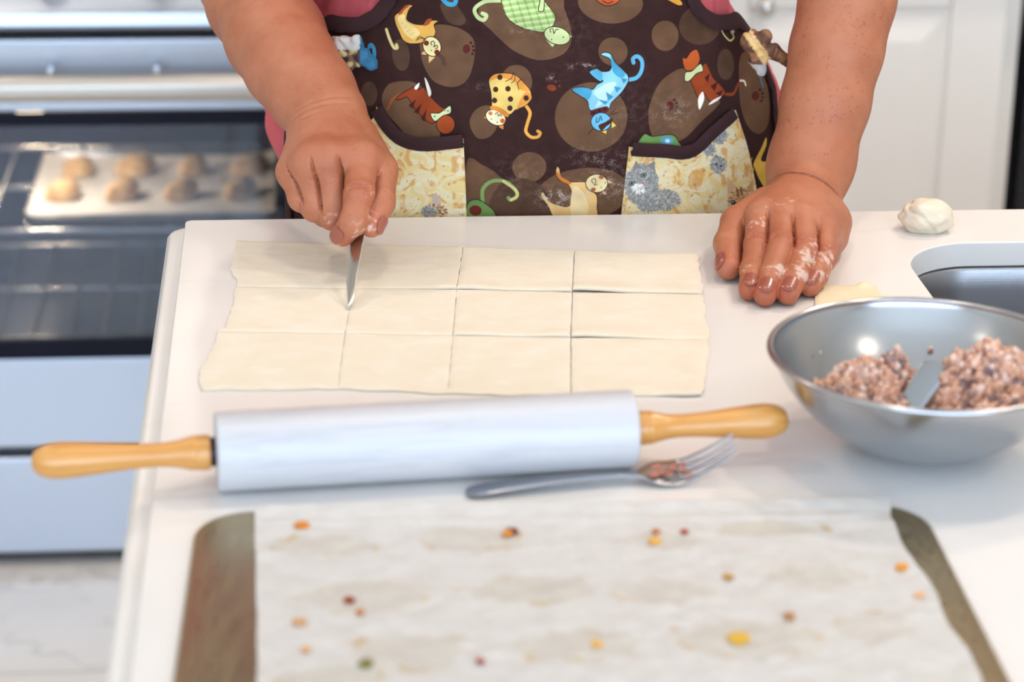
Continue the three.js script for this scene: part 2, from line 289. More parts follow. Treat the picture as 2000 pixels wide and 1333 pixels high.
// ---------------------------------------------------------------- island counter with the sink
const CT = 0.92;
{
  const stone = colorTex(1024, 1024, (u, v) => {
    const w = fbm(u * 3, v * 3, 5), vein = Math.exp(-Math.pow(fbm(u * 2.2 + 4 + 0.3 * w, v * 2.2, 5) / 0.02, 2)) * smooth(0, 0.4, fbm(u * 4, v * 4 + 9, 2) + 0.1);
    const b = 236 + 2 * w - 4 * vein; return [b + 1, b - 3, b - 6];
  });
  const gl = dataTex(512, 512, (u, v) => 0.22 + 0.06 * fbm(u * 9, v * 9, 5));
  const m = phys({ map: stone, roughness: 1, roughnessMap: gl, specularIntensity: 0.8 });
  const x0 = -0.09, x1 = 1.75, z0 = -0.2836, z1 = 0.68, sh = new THREE.Shape();
  const rr = (p, a, b, c, d, r) => { p.moveTo(a + r, b); p.lineTo(c - r, b); p.absarc(c - r, b + r, r, -Math.PI / 2, 0); p.lineTo(c, d - r); p.absarc(c - r, d - r, r, 0, Math.PI / 2); p.lineTo(a + r, d); p.absarc(a + r, d - r, r, Math.PI / 2, Math.PI); p.lineTo(a, b + r); p.absarc(a + r, b + r, r, Math.PI, 1.5 * Math.PI); return p; };
  rr(sh, x0, -z1, x1, -z0, 0.006);
  const SX0 = 0.4665, SX1 = 0.93, SZ0 = -0.2, SZ1 = 0.095;
  sh.holes.push(rr(new THREE.Path(), SX0, -SZ1, SX1, -SZ0, 0.062));
  const slab = new THREE.ExtrudeGeometry(sh, { depth: 0.018, bevelEnabled: true, bevelThickness: 0.0012, bevelSize: 0.0012, bevelOffset: -0.0012, bevelSegments: 3, curveSegments: 14 });
  slab.rotateX(-Math.PI / 2); slab.translate(0, CT - 0.0192, 0); planar(slab);
  const t = thing('island_countertop', 'white stone island countertop with a moulded edge and a sink cut-out', 'countertop');
  { const a = slab.attributes.uv; for (let i = 0; i < a.count; i++) a.setXY(i, a.getX(i) / 1.8, a.getY(i) / 1.8); }
  obj('slab', slab, m, t);
  const prof = [[-0.004, -0.0035], [0, -0.004], [0.0008, -0.0078], [0.0016, -0.0090], [0.009, -0.0094], [0.0122, -0.0104], [0.0146, -0.0132], [0.0152, -0.017], [0.0146, -0.025], [0.012, -0.031], [0.006, -0.035], [0.0, -0.036], [-0.02, -0.036]];
  const rings = prof.map(([o, y]) => roundRing(x1 - x0 + 2 * o, z1 - z0 + 2 * o, 0.006 + Math.max(o, -0.004), CT + y, (x0 + x1) / 2, (z0 + z1) / 2, 6));
  obj('edge_moulding', toCreasedNormals(planar(loft(rings, false, false)), 0.6), m, t);
  // the cabinet under it
  const c = thing('island_cabinet', 'white island cabinet under the stone countertop', 'cabinet'), H = 0.884;
  obj('cabinet_panels', [box(0.018, H - 0.1, 0.86, -0.066, 0.1 + (H - 0.1) / 2, 0.2), box(0.018, H - 0.1, 0.86, 1.72, 0.1 + (H - 0.1) / 2, 0.2), box(1.78, H - 0.1, 0.018, 0.827, 0.1 + (H - 0.1) / 2, -0.221), box(1.78, H - 0.1, 0.018, 0.827, 0.1 + (H - 0.1) / 2, 0.621), box(1.78, 0.018, 0.86, 0.827, 0.11, 0.2)], M.cabinet, c);
  obj('toe_kick', box(1.7, 0.1, 0.76, 0.827, 0.05, 0.2), M.cabinet, c);
  for (const [i, x] of [0.16, 0.60, 1.04, 1.48].entries()) obj('door', box(0.43, 0.66, 0.018, x, 0.47, 0.64, 0.004), M.cabinet, c);
  // undermount basin
  const s = thing('kitchen_sink', 'brushed steel undermount sink beside the mixing bowl', 'sink'), cx = (SX0 + SX1) / 2, cz = (SZ0 + SZ1) / 2, w = SX1 - SX0, d = SZ1 - SZ0, yt = CT - 0.0195;
  obj('basin', loft([roundRing(w + 0.05, d + 0.05, 0.085, yt, cx, cz, 14), roundRing(w + 0.008, d + 0.008, 0.066, yt, cx, cz, 14), roundRing(w + 0.002, d + 0.002, 0.063, yt - 0.005, cx, cz, 14), roundRing(w - 0.004, d - 0.004, 0.06, yt - 0.02, cx, cz, 14), roundRing(w - 0.02, d - 0.02, 0.055, yt - 0.15, cx, cz, 14), roundRing(w - 0.04, d - 0.04, 0.05, yt - 0.172, cx, cz, 14), roundRing(w - 0.08, d - 0.08, 0.04, yt - 0.18, cx, cz, 14), roundRing(0.09, 0.09, 0.045, yt - 0.184, cx, cz, 14)], false, true), M.sink, s);
  obj('drain', lathe([[0, -0.002], [0.03, -0.001], [0.038, 0.001], [0.044, 0.001], [0.045, 0], [0, -0.003]], 32), M.steel, s).position.set(cx, yt - 0.181, cz);
}

// ---------------------------------------------------------------- dough
{
  const tex = colorTex(512, 512, (u, v) => { const k = fbm(u * 12, v * 12, 5), s = smooth(0.2, 0.65, fbm(u * 9 + 5, v * 17, 4)); return [238 - 3 * k + 3 * s, 229 - 5 * k + 4 * s, 211 - 9 * k + 8 * s]; });
  const bump = dataTex(256, 256, (u, v) => 0.5 + 0.4 * fbm(u * 14, v * 24, 4));
  const dough = std({ map: tex, roughness: 0.62, bumpMap: bump, bumpScale: 0.0004 });
  const G = [[[-0.0485, -0.2253], [0.0446, -0.2124], [0.1268, -0.2025], [0.2121, -0.19], [0.3062, -0.1771]],
    [[-0.0492, -0.1174], [0.0392, -0.1099], [0.1152, -0.1041], [0.2001, -0.0945], [0.2955, -0.0853]],
    [[-0.0527, -0.0246], [0.031, -0.0164], [0.1064, -0.0086], [0.1886, -0.0005], [0.2853, 0.0082]],
    [[-0.0665, 0.0839], [0.0239, 0.0859], [0.0962, 0.0987], [0.1771, 0.1056], [0.2642, 0.1101]]];
  const left = [[-0.0485, -0.2253], [-0.0506, -0.1934], [-0.051, -0.1518], [-0.0464, -0.132], [-0.0484, -0.0789], [-0.0529, -0.0317], [-0.0582, -0.0269], [-0.0599, 0.0031], [-0.0637, 0.0273], [-0.0682, 0.0508], [-0.0677, 0.0675], [-0.0655, 0.084]];
  const leftX = (z) => { for (let i = 1; i < left.length; i++) if (z <= left[i][1]) return mix(left[i - 1][0], left[i][0], clamp((z - left[i - 1][1]) / (left[i][1] - left[i - 1][1]), 0, 1)); return left[left.length - 1][0]; };
  const rows = ['in the row farthest from the rolling pin', 'in the middle row of the dough', 'in the row nearest the rolling pin'];
  const cols = ['leftmost', 'second from the left', 'third from the left', 'rightmost'];
  const lift = { '0 1': [0.0, 0.0018], '0 2': [0.002, 0.0018], '0 3': [0.0035, 0.0012], '1 2': [0.0012, 0.0016], '1 3': [0.0024, 0], '2 3': [0, 0.001] };
  for (let r = 0; r < 3; r++) for (let c = 0; c < 4; c++) {
    const A = G[r][c], B = G[r][c + 1], C = G[r + 1][c], D = G[r + 1][c + 1], gl = c > 0 ? [0, 0.0001, 0.0002, 0.0004][c] : 0, gr = c < 3 ? [0.0001, 0.0002, 0.0004][c] : 0, gn = [0.0003, 0.0003, 0][r], gf = r ? 0.0001 : 0, l = lift[`${r} ${c}`] ?? [0, 0];
    const fn = (u, v) => {
      const w = 1 - v;   // v 0 is the near edge
      let zx = [mix(mix(A[0], B[0], u), mix(C[0], D[0], u), w), mix(mix(A[1], B[1], u), mix(C[1], D[1], u), w)];
      let [x, z] = zx;
      if (c === 0) x += (leftX(z) - mix(A[0], C[0], w)) * (1 - u);
      const eL = u, eR = 1 - u, eN = v, eF = 1 - v, wob = 0.0009;
      x += gl * Math.max(0, 1 - u * 8) - gr * Math.max(0, 1 - (1 - u) * 8) + wob * n2(z * 60 + c * 7, r + 3) * (c === 0 ? Math.max(0, 1 - u * 4) : 0.4) + (c === 3 ? 0.0012 * n2(z * 45, 7) * u ** 6 : 0);
      z += gf * Math.max(0, 1 - eF * 8) - gn * Math.max(0, 1 - eN * 8) + (r === 0 ? 0.0014 * n2(x * 40, 1) * (1 - eF) ** 4 : 0) + (r === 2 ? 0.0013 * n2(x * 38, 5) * (1 - eN) ** 4 : 0);
      const edge = Math.min(eL, eR, eN, eF), drop = 0.0011 * (1 - smooth(0, 0.035, edge));
      const up = l[0] * smooth(0.28, 0, eN) * smooth(0.75, 0, eL) + l[1] * smooth(0.28, 0, eN) * smooth(0.6, 0, eR);
      return [x, CT + 0.0024 - drop * 0.7 + up + 0.0004 * fbm(x * 30, z * 30, 3), z, x * 2 + 0.15, z * 2 + 0.6];
    };
    tag(obj('dough_rectangle', sheet(44, 36, fn, 0.0017), dough), `pale dough rectangle ${rows[r]}, ${cols[c]}`, 'dough', 'dough rectangles cut on the counter');
  }
  // a scrap half under the bowl, and the ball
  const scrap = sheet(36, 28, (u, v) => { const x = mix(mix(0.3716, 0.4265, u), mix(0.382, 0.428, u), v) + 0.001 * n2(v * 4, 3) * u, z = mix(-0.045, -0.0985, v) + 0.0016 * n2(u * 5, 2) * v; const e = Math.min(u, v, 1 - u, 1 - v); return [x, CT + 0.003 - 0.001 * (1 - smooth(0, 0.06, e)) + 0.003 * smooth(0.8, 1, v) * Math.exp(-Math.pow((u - 0.8) / 0.12, 2)), z, x * 2 + 0.15, z * 2 + 0.6]; }, 0.0022);
  tag(obj('dough_scrap', scrap, std({ map: tex, color: rgb(255, 248, 228), roughness: 0.62 })), 'small flat scrap of dough beside the fingertips, partly behind the bowl', 'dough');
  const g = new THREE.SphereGeometry(1, 64, 44), p = g.attributes.position;
  for (let i = 0; i < p.count; i++) {
    const d = V(p.getX(i), p.getY(i), p.getZ(i)), fold = Math.exp(-Math.pow((d.x * 0.8 + d.y * 0.5 + 0.28 + 0.12 * Math.sin(d.z * 5)) / 0.1, 2)) + 0.8 * Math.exp(-Math.pow((d.x * 0.6 - d.z * 0.7 - 0.32 + 0.1 * Math.sin(d.y * 6)) / 0.09, 2));
    const k = 1 + 0.10 * n3(d.x * 1.2, d.y * 1.2, d.z * 1.2) + 0.015 * n3(d.x * 4, d.y * 4, d.z * 4) - 0.11 * fold * smooth(-0.4, 0.1, d.z + d.y);
    p.setXYZ(i, d.x * 0.0215 * k, Math.max(-0.0118, d.y * 0.0145 * k), d.z * 0.019 * k);
  }
  g.computeVertexNormals();
  const b = tag(obj('dough_ball', g, std({ map: tex, color: rgb(250, 246, 240), roughness: 0.6 })), 'small creased ball of leftover dough between the hand and the sink', 'dough'); b.position.set(0.4995, CT + 0.0118, -0.232);
}

// ---------------------------------------------------------------- rolling pin
{
  const A = V(-0.052, 0.9443, 0.2403), B = V(0.2026, 0.9443, 0.2180), t = thing('rolling_pin', 'white marble rolling pin with honey coloured wooden handles in front of the dough', 'rolling pin', A.clone().add(B).multiplyScalar(0.5).toArray());
  const L = A.distanceTo(B), R = 0.0241; t.quaternion.setFromUnitVectors(V(0, 1, 0), B.clone().sub(A).normalize());
  const h = L / 2;
  const marble = phys({ map: colorTex(256, 256, (u, v) => { const w = fbm(u * 3, v * 3, 5), k = Math.exp(-Math.pow(fbm(u * 2 + w, v * 2 + 5, 4) / 0.06, 2)); return [202 + 4 * w - 9 * k, 200 + 4 * w - 8 * k, 203 + 4 * w - 6 * k]; }), roughness: 0.4, clearcoat: 0.14, clearcoatRoughness: 0.25 });
  obj('marble_barrel', lathe([[0, -h], [R - 0.002, -h], [R - 0.0005, -h + 0.0006], [R, -h + 0.002], [R, h - 0.002], [R - 0.0005, h - 0.0006], [R - 0.002, h], [0, h]].map((q) => q), 96), marble, t);
  const woodTex = colorTex(256, 512, (u, v) => { const k = fbm(u * 9, v * 1.6, 4), f = n2(u * 60, v * 5) * 0.5; return [212 - 16 * k - 7 * f, 148 - 20 * k - 9 * f, 72 - 22 * k - 8 * f]; });
  const wood = phys({ map: woodTex, roughness: 0.42, clearcoat: 0.6, clearcoatRoughness: 0.22 });
  const prof = [[0, 0], [0.0098, 0], [0.0105, 0.0006], [0.0107, 0.0015], [0.0107, 0.0075], [0.0102, 0.0083], [0.0104, 0.009], [0.0103, 0.0112], [0.0094, 0.015], [0.0081, 0.021], [0.0074, 0.028], [0.0073, 0.034], [0.0077, 0.045], [0.0087, 0.058], [0.0099, 0.071], [0.0108, 0.081], [0.0111, 0.088], [0.0105, 0.0945], [0.0088, 0.100], [0.0062, 0.1035], [0.0030, 0.105], [0, 0.1052]];
  const fine = new THREE.SplineCurve(prof.slice(4).map(([x, y]) => new THREE.Vector2(x, y))).getPoints(60).map((q) => [Math.max(0, q.x), q.y]);
  const hg = lathe([...prof.slice(0, 4), ...fine], 48);
  for (const s of [1, -1]) {
    const m = obj('wooden_handle', hg, wood, t); m.position.y = s * (h + (s < 0 ? 0.003 : 0.0008)); if (s < 0) m.rotation.x = Math.PI;
    m.scale.y = s < 0 ? 1.0 : 0.93;
  }
  obj('steel_axle', new THREE.CylinderGeometry(0.0088, 0.0088, L + 0.0062, 24), std({ color: rgb(50, 48, 60), metalness: 0.8, roughness: 0.4 }), t).position.y = -0.0015;
}

// ---------------------------------------------------------------- fork
{
  const t = thing('dinner_fork', 'used steel fork in front of the rolling pin, its tines pointing up under the handle', 'fork'), F = (x, h, o = 0) => V(x, CT + h - 0.3 * o * smooth(0.195, 0.215, x) + 0.0028 * smooth(0.195, 0.215, x), 0.2582 - 0.115 * (x - 0.097) + o);
  const row = (x, h, w, th, tilt = 0) => { const r = []; for (let i = 0; i < 20; i++) { const a = i / 20 * 6.2832, c = Math.sign(Math.cos(a)) * Math.abs(Math.cos(a)) ** 0.7, s = Math.sin(a); r.push(F(x - tilt * s * th * 0.5, h + th * s * 0.5 + 0.05 * c * c * th, c * w / 2)); } return r; };
  const prof = [[0.0968, 0.0022, 0.004, 0.001], [0.098, 0.0022, 0.011, 0.0022], [0.102, 0.0025, 0.0155, 0.003], [0.11, 0.0034, 0.0165, 0.0032], [0.125, 0.0046, 0.0145, 0.0033], [0.15, 0.006, 0.0115, 0.0034], [0.175, 0.0066, 0.0085, 0.0035], [0.192, 0.0062, 0.0066, 0.0036], [0.202, 0.0052, 0.0085, 0.003], [0.209, 0.004, 0.0165, 0.0022], [0.216, 0.0028, 0.0215, 0.0019], [0.223, 0.0021, 0.023, 0.0018], [0.2285, 0.0026, 0.0235, 0.0018]];
  const cv = [0, 1, 2, 3].map((k) => prof.map((p) => p[k])), S = [], at = (a, q) => { const f = q * (prof.length - 1), i = Math.min(prof.length - 2, Math.floor(f)); return mix(a[i], a[i + 1], f - i); };
  for (let i = 0; i <= 60; i++) { const q = i / 60; S.push(row(...cv.map((a) => at(a, q)))); }
  const fm = std({ color: rgb(158, 160, 166), metalness: 1, roughness: 0.22 });
  obj('fork_handle', loft(S), fm, t);
  for (let k = 0; k < 4; k++) {
    const o = -0.0093 + k * 0.0062, T = [];
    for (let i = 0; i <= 14; i++) { const q = i / 14, x = mix(0.2275, 0.2625, q), h = 0.0025 + 0.0165 * q ** 1.35, w = mix(0.0036, 0.0015, q), r = []; for (let j = 0; j < 10; j++) { const a = j / 10 * 6.2832; r.push(F(x, h + 0.0009 * Math.sin(a), o * (1 - 0.06 * q) + Math.cos(a) * w / 2)); } T.push(r); }
    obj('tine', loft(T), fm, t);
  }
  const lump = (n, spread, r0) => { const out = []; for (let i = 0; i < n; i++) { const g = new THREE.IcosahedronGeometry(r0 * (0.6 + 0.8 * rnd()), 2), p = g.attributes.position; for (let j = 0; j < p.count; j++) { const k = 1 + 0.35 * n3(p.getX(j) * 600 + i, p.getY(j) * 600, p.getZ(j) * 600); p.setXYZ(j, p.getX(j) * k * 1.4, p.getY(j) * k * 0.8, p.getZ(j) * k); } g.computeVertexNormals(); g.translate((rnd() - 0.5) * spread * 1.8, 0, (rnd() - 0.5) * spread); out.push(g); } return out; };
  const q = F(0.2225, 0.0045);
  const r = tag(obj('meat_residue', lump(16, 0.013, 0.0021), std({ color: rgb(176, 112, 92), roughness: 0.5 })), 'reddish bits of filling stuck in the head of the fork', 'food'); r.position.copy(q);
}

// ---------------------------------------------------------------- bowl, filling and spoon
const BX = 0.3882, BZ = 0.2022;
const BOWL = [[0, 0], [0.024, 0], [0.036, 0.004], [0.05, 0.0102], [0.064, 0.0198], [0.077, 0.0315], [0.087, 0.0438], [0.0945, 0.057], [0.0968, 0.0628]];
{
  const t = thing('mixing_bowl', 'wide stainless mixing bowl of ground meat at the right of the counter', 'bowl', [BX, CT, BZ]);
  const c = new THREE.SplineCurve(BOWL.map(([x, y]) => new THREE.Vector2(x, y))).getPoints(60).map((p) => [Math.max(0, p.x), Math.max(0.0, p.y)]);
  const inner = c.map(([x, y]) => [Math.max(0, x - 0.0007), y + 0.0012]).reverse();
  const lip = []; for (let i = 0; i <= 16; i++) { const a = -1.2 + i / 16 * 4.3; lip.push([0.0977 + 0.0021 * Math.cos(a), 0.0642 + 0.0021 * Math.sin(a)]); }
  obj('bowl_shell', lathe([...c.slice(0, -1), ...lip, ...inner.slice(1)], 128), M.bowl, t);
  const inH = (r) => { for (let i = 1; i < c.length; i++) if (r <= c[i][0]) return mix(c[i - 1][1], c[i][1], (r - c[i - 1][0]) / (c[i][0] - c[i - 1][0])); return 0.066; };
  const bump = (x, z, cx, cz, r, h) => h * Math.exp(-Math.pow(Math.hypot(x - cx, z - cz) / r, 2) * 1.1);
  const heap = (x, z) => Math.max(0.008 + 0.012 * smooth(-0.02, 0.03, z), bump(x, z, -0.036, -0.014, 0.036, 0.055), bump(x, z, -0.015, -0.028, 0.02, 0.057), bump(x, z, 0.045, -0.004, 0.05, 0.066), bump(x, z, 0.022, -0.006, 0.024, 0.06), bump(x, z, 0.03, 0.045, 0.04, 0.045), bump(x, z, -0.02, 0.04, 0.04, 0.035)) + 0.005 * n2(x * 70, z * 70) + 0.0025 * n2(x * 170, z * 170);
  const variants = [0, 1, 2, 3].map((k) => { const g = new THREE.IcosahedronGeometry(1, 1), p = g.attributes.position; for (let j = 0; j < p.count; j++) { const x = p.getX(j), y = p.getY(j), z = p.getZ(j), s = 1 + 0.6 * n3(x * 1.2 + k * 9, y * 1.2, z * 1.2) + 0.2 * n3(x * 4, y * 4 + k, z * 4); p.setXYZ(j, x * s * 1.15, y * s * 0.85, z * s); } const gg = mergeVertices((g.deleteAttribute('normal'), g.deleteAttribute('uv'), g), 1e-4); gg.computeVertexNormals(); return gg; });
  const parts = [], q = new THREE.Quaternion(), e = new THREE.Euler(), mm = new THREE.Matrix4(), col = [[238, 198, 180], [228, 180, 158], [220, 168, 142], [242, 212, 198], [172, 140, 134], [132, 106, 110], [226, 176, 146]];
  const add = (x, y, z, r) => { const g = variants[Math.floor(rnd() * 4)].clone(); e.set(rnd() * 6, rnd() * 6, rnd() * 6); g.applyMatrix4(mm.compose(V(x, y, z), q.setFromEuler(e), V(r, r, r)));
    const grey = smooth(0.2, 0.6, n2(x * 60 + 3, z * 60)) > rnd() * 1.5, c0 = col[grey ? 4 + Math.floor(rnd() * 2) : [0, 1, 2, 3, 6][Math.floor(rnd() * 5)]], k = rgb(...c0), a = new Float32Array(g.attributes.position.count * 3); for (let i = 0; i < a.length; i += 3) { a[i] = k.r; a[i + 1] = k.g; a[i + 2] = k.b; } g.setAttribute('color', new THREE.BufferAttribute(a, 3)); parts.push(g); };
  for (let n = 0; n < 17000; n++) {
    const a = rnd() * 6.2832, rr = 0.094 * Math.sqrt(rnd()), x = rr * Math.cos(a), z = rr * Math.sin(a), y = heap(x, z); if (rr > 0.082) continue; const floor = inH(rr + 0.004) + 0.0025;
    if (y < floor - 0.004) { if (rnd() < 0.991) continue; add(x, floor, z, 0.0008 + 0.0009 * rnd()); continue; }
    const r = 0.0009 + 0.0023 * rnd() ** 2; add(x, Math.max(floor + r * 0.5, y - r * 0.4 - 0.004 * rnd()), z, r);
  }
  // what lies under the crumbs
  const mg = sheet(50, 50, (u, v) => { const a = u * 6.2832, r = 0.068 * v, x = r * Math.cos(a), z = r * Math.sin(a); return [x, Math.max(inH(r + 0.003) + 0.001, heap(x, z) - 0.005), z, x, z]; }, 0.0005); mg.deleteAttribute('uv');
  { const n = mg.attributes.position.count, a = new Float32Array(n * 3), k = rgb(196, 146, 122); for (let i = 0; i < n * 3; i += 3) { a[i] = k.r; a[i + 1] = k.g; a[i + 2] = k.b; } mg.setAttribute('color', new THREE.BufferAttribute(a, 3)); }
  const meat = obj('ground_meat', mergeGeometries([mg, ...parts]), std({ vertexColors: true, roughness: 0.42 })); meat.position.set(BX, CT, BZ);
  tag(meat, 'crumbly pinkish ground meat filling heaped in the mixing bowl', 'meat', null, 'stuff');
  const P0 = V(0.366, 0.934, 0.212), P1 = V(0.3985, 0.9745, 0.1925), ax = P1.clone().sub(P0).normalize(), side = V(0.80, -0.15, 0.55).addScaledVector(ax, -V(0.80, -0.15, 0.55).dot(ax)).normalize(), nn = ax.clone().cross(side).normalize(), R = [];
  for (let i = 0; i <= 16; i++) { const s = i / 16, w = 0.0092 * (s > 0.86 ? Math.sqrt(Math.max(0.02, 1 - ((s - 0.86) / 0.14) ** 2)) : 1) * mix(0.85, 1, s), c0 = P0.clone().lerp(P1, s), r = []; for (let k = 0; k < 20; k++) { const a = k / 20 * 6.2832; r.push(c0.clone().addScaledVector(side, w * Math.sign(Math.cos(a)) * Math.abs(Math.cos(a)) ** 0.6).addScaledVector(nn, 0.0011 * Math.sin(a))); } R.push(r); }
  tag(obj('serving_spoon', loft(R), std({ color: rgb(168, 172, 178), metalness: 1, roughness: 0.3 })), 'flat steel spoon handle sticking out of the meat in the bowl', 'spoon');
}

// ---------------------------------------------------------------- baking sheet and its parchment
{
  const t = thing('baking_sheet', 'flat grey baking sheet in front of the rolling pin, under the stained parchment', 'baking sheet', [-0.0622, CT, 0.2790]); t.rotation.y = -0.0275;
  const W = 0.4285, D = 0.36, ring = (o, y) => roundRing(W - 2 * o, D - 2 * o, Math.max(0.004, 0.034 - o), y, W / 2, D / 2, 12);
  const pan = std({ color: rgb(168, 152, 122), metalness: 1, roughness: 0.4, roughnessMap: dataTex(256, 256, (u, v) => 0.8 + 0.4 * fbm(u * 6, v * 6, 4), [3, 3]) });
  obj('sheet_metal', loft([ring(0.004, 0.0003), ring(0.0005, 0.0012), ring(0, 0.0022), ring(0.0006, 0.0030), ring(0.002, 0.0032), ring(0.006, 0.0022), ring(0.02, 0.0018), ring(0.06, 0.0018)]), pan, t);
  const stains = [];
  const blot = (x, z, rx, rz, k, a = 0) => stains.push([x, z, rx, rz, k, a]);
  // grease patches and brown rings, on the sheet's own axes in metres
  for (const b of [[0.075, 0.05, 0.03, 0.014, 1], [0.16, 0.045, 0.03, 0.016, 1], [0.27, 0.05, 0.024, 0.012, 0.8], [0.33, 0.035, 0.032, 0.010, 1.2], [0.10, 0.115, 0.035, 0.02, 1], [0.19, 0.11, 0.035, 0.016, 1.1], [0.26, 0.115, 0.03, 0.014, 0.9], [0.345, 0.10, 0.028, 0.013, 1], [0.12, 0.18, 0.03, 0.02, 1], [0.21, 0.175, 0.035, 0.018, 1], [0.3, 0.17, 0.036, 0.022, 1], [0.08, 0.205, 0.03, 0.012, 1.2], [0.37, 0.16, 0.02, 0.02, 0.7], [0.16, 0.26, 0.04, 0.02, 1], [0.28, 0.26, 0.04, 0.02, 1]]) blot(...b);
  const parchTex = colorTex(1024, 1024, (u, v) => {
    const x = u * 0.44, z = (1 - v) * 0.44; let g = 0, br = 0;
    for (const [cx, cz, rx, rz, k] of stains) {
      const d = Math.hypot((x - cx) / rx, (z - cz) / rz) + 0.35 * fbm(x * 50 + cx * 99, z * 50, 3);
      g = Math.max(g, k * (1 - smooth(0.8, 1.1, d))); br = Math.max(br, k * Math.exp(-Math.pow((d - 1) / 0.1, 2)) * smooth(0.1, 0.55, fbm(x * 28 + cx * 50, z * 28 + cz * 70, 3)));
    }
    const m = fbm(x * 40, z * 40, 4), f = fbm(x * 160, z * 160, 2);
    return [208 - 8 * g + 7 * m - 14 * br + 2 * f, 205 - 10 * g + 7 * m - 34 * br + 2 * f, 202 - 15 * g + 7 * m - 62 * br + 2 * f];
  });
  const U = 0.0335, X1 = 0.4095, cosr = Math.cos(0.0275), sinr = Math.sin(0.0275), w2 = (x, y, z) => [-0.0622 + x * cosr - z * sinr, y, 0.2790 + x * sinr + z * cosr];
  const right = (z) => X1 + 0.0012 * Math.sin(z * 70) * smooth(0, 0.05, z) - 0.0035 * smooth(0.006, 0.022, z) + 0.0045 * smooth(0.04, 0.13, z) + 0.0022 * smooth(0.13, 0.2, z);
  const geo = sheet(150, 130, (u, v) => {
    const z = mix(0.352, -0.0015, v), x = mix(U + 0.045 * z + 0.0005 * n2(z * 15, 8), right(z), u);
    const y = CT + 0.0042 + 0.0010 * fbm(x * 22, z * 30, 4) + 0.0004 * fbm(x * 60, z * 70, 2) + 0.0022 * smooth(0.02, -0.002, z) + 0.0014 * smooth(0.02, 0, right(z) - x) * (0.5 + fbm(x * 9, z * 25, 2)) + 0.0008 * Math.exp(-Math.pow((z - 0.019) / 0.003, 2));
    return [...w2(x, y, z), x / 0.44, 1 - z / 0.44];
  }, 0.0004);
  tag(obj('parchment_sheet', geo, std({ map: parchTex, roughness: 0.55 })), 'wrinkled grease-stained white parchment covering the baking sheet', 'parchment');
  const spots = [[-0.0016, 0.3063, 0.0028, [214, 130, 34], 'orange burnt crumb at the far left of the parchment'], [0.1192, 0.3215, 0.0024, [120, 54, 30], 'dark brown crumb at the far middle of the parchment'], [0.1166, 0.3245, 0.0022, [214, 134, 40], 'orange crumb touching the dark brown crumb at the far middle'],
    [0.0236, 0.4024, 0.0022, [158, 70, 26], 'rust brown crumb left of the middle of the parchment'], [0.029, 0.4173, 0.0018, [196, 128, 70], 'tan crumb just nearer than the rust brown crumb'], [0.0303, 0.4754, 0.0026, [128, 118, 56], 'olive green crumb at the near left of the parchment'],
    [0.0895, 0.4762, 0.0017, [164, 74, 50], 'small red brown crumb at the near middle of the parchment'], [-0.0033, 0.4272, 0.0024, [204, 152, 104], 'pale tan crumb by the left border of the parchment'], [-0.0001, 0.458, 0.0017, [222, 160, 96], 'pale orange crumb at the near left border of the parchment'],
    [0.1997, 0.3384, 0.0026, [224, 168, 66], 'yellow crumb at the far right of the middle'], [0.2023, 0.3255, 0.0016, [206, 128, 72], 'tiny orange crumb just beyond the yellow crumb'], [0.2186, 0.3271, 0.0016, [176, 70, 34], 'tiny red crumb right of the yellow crumb'],
    [0.3335, 0.381, 0.0026, [222, 150, 52], 'orange crumb near the right border of the parchment'], [0.2267, 0.4602, 0.0038, [214, 166, 48], 'largest yellow crumb at the near right of the parchment'], [0.1518, 0.4614, 0.0022, [228, 178, 90], 'yellow crumb at the near middle of the parchment'],
    [0.259, 0.4363, 0.0024, [180, 124, 70], 'brown crumb right of the largest yellow crumb'], [0.2342, 0.3865, 0.002, [190, 136, 64], 'small brown crumb in a grease patch at the right'], [0.3354, 0.4151, 0.002, [226, 174, 120], 'pale crumb by the curled right border of the parchment']];
  spots.forEach(([x, z, r, c, label], i) => {
    const g = new THREE.IcosahedronGeometry(1, 3), p = g.attributes.position; for (let j = 0; j < p.count; j++) { const k = 1 + 0.45 * n3(p.getX(j) * 1.4 + i * 5, p.getY(j) * 1.4, p.getZ(j) * 1.4); p.setXYZ(j, p.getX(j) * k * r * 1.5, p.getY(j) * k * r * 0.7, p.getZ(j) * k * r * 1.3); } g.computeVertexNormals();
    const m = tag(obj('crumb', g, std({ color: rgb(...c), roughness: 0.45 })), label, 'crumb', 'baked crumbs on the parchment'); m.position.set(x, CT + 0.0055, z); m.rotation.y = rnd() * 6;
  });
}

// ---------------------------------------------------------------- the person: fields of tapered bones, meshed as one skin
const smin = (a, b, k) => { const h = Math.max(k - Math.abs(a - b), 0) / k; return Math.min(a, b) - h * h * k * 0.25; };
function bone(a, b, ra, rb) {
  const [ax, ay, az] = a, dx = b[0] - ax, dy = b[1] - ay, dz = b[2] - az, L = dx * dx + dy * dy + dz * dz + 1e-12;
  return (x, y, z) => { const px = x - ax, py = y - ay, pz = z - az, t = clamp((px * dx + py * dy + pz * dz) / L, 0, 1), ex = px - dx * t, ey = py - dy * t, ez = pz - dz * t; return Math.sqrt(ex * ex + ey * ey + ez * ez) - (ra + (rb - ra) * t); };
}
const chain = (pts, rad) => pts.slice(1).map((p, i) => bone(pts[i], p, rad[i], rad[i + 1]));
const blend = (fs, k) => (x, y, z) => { let d = fs[0](x, y, z); for (let i = 1; i < fs.length; i++) d = smin(d, fs[i](x, y, z), k); return d; };
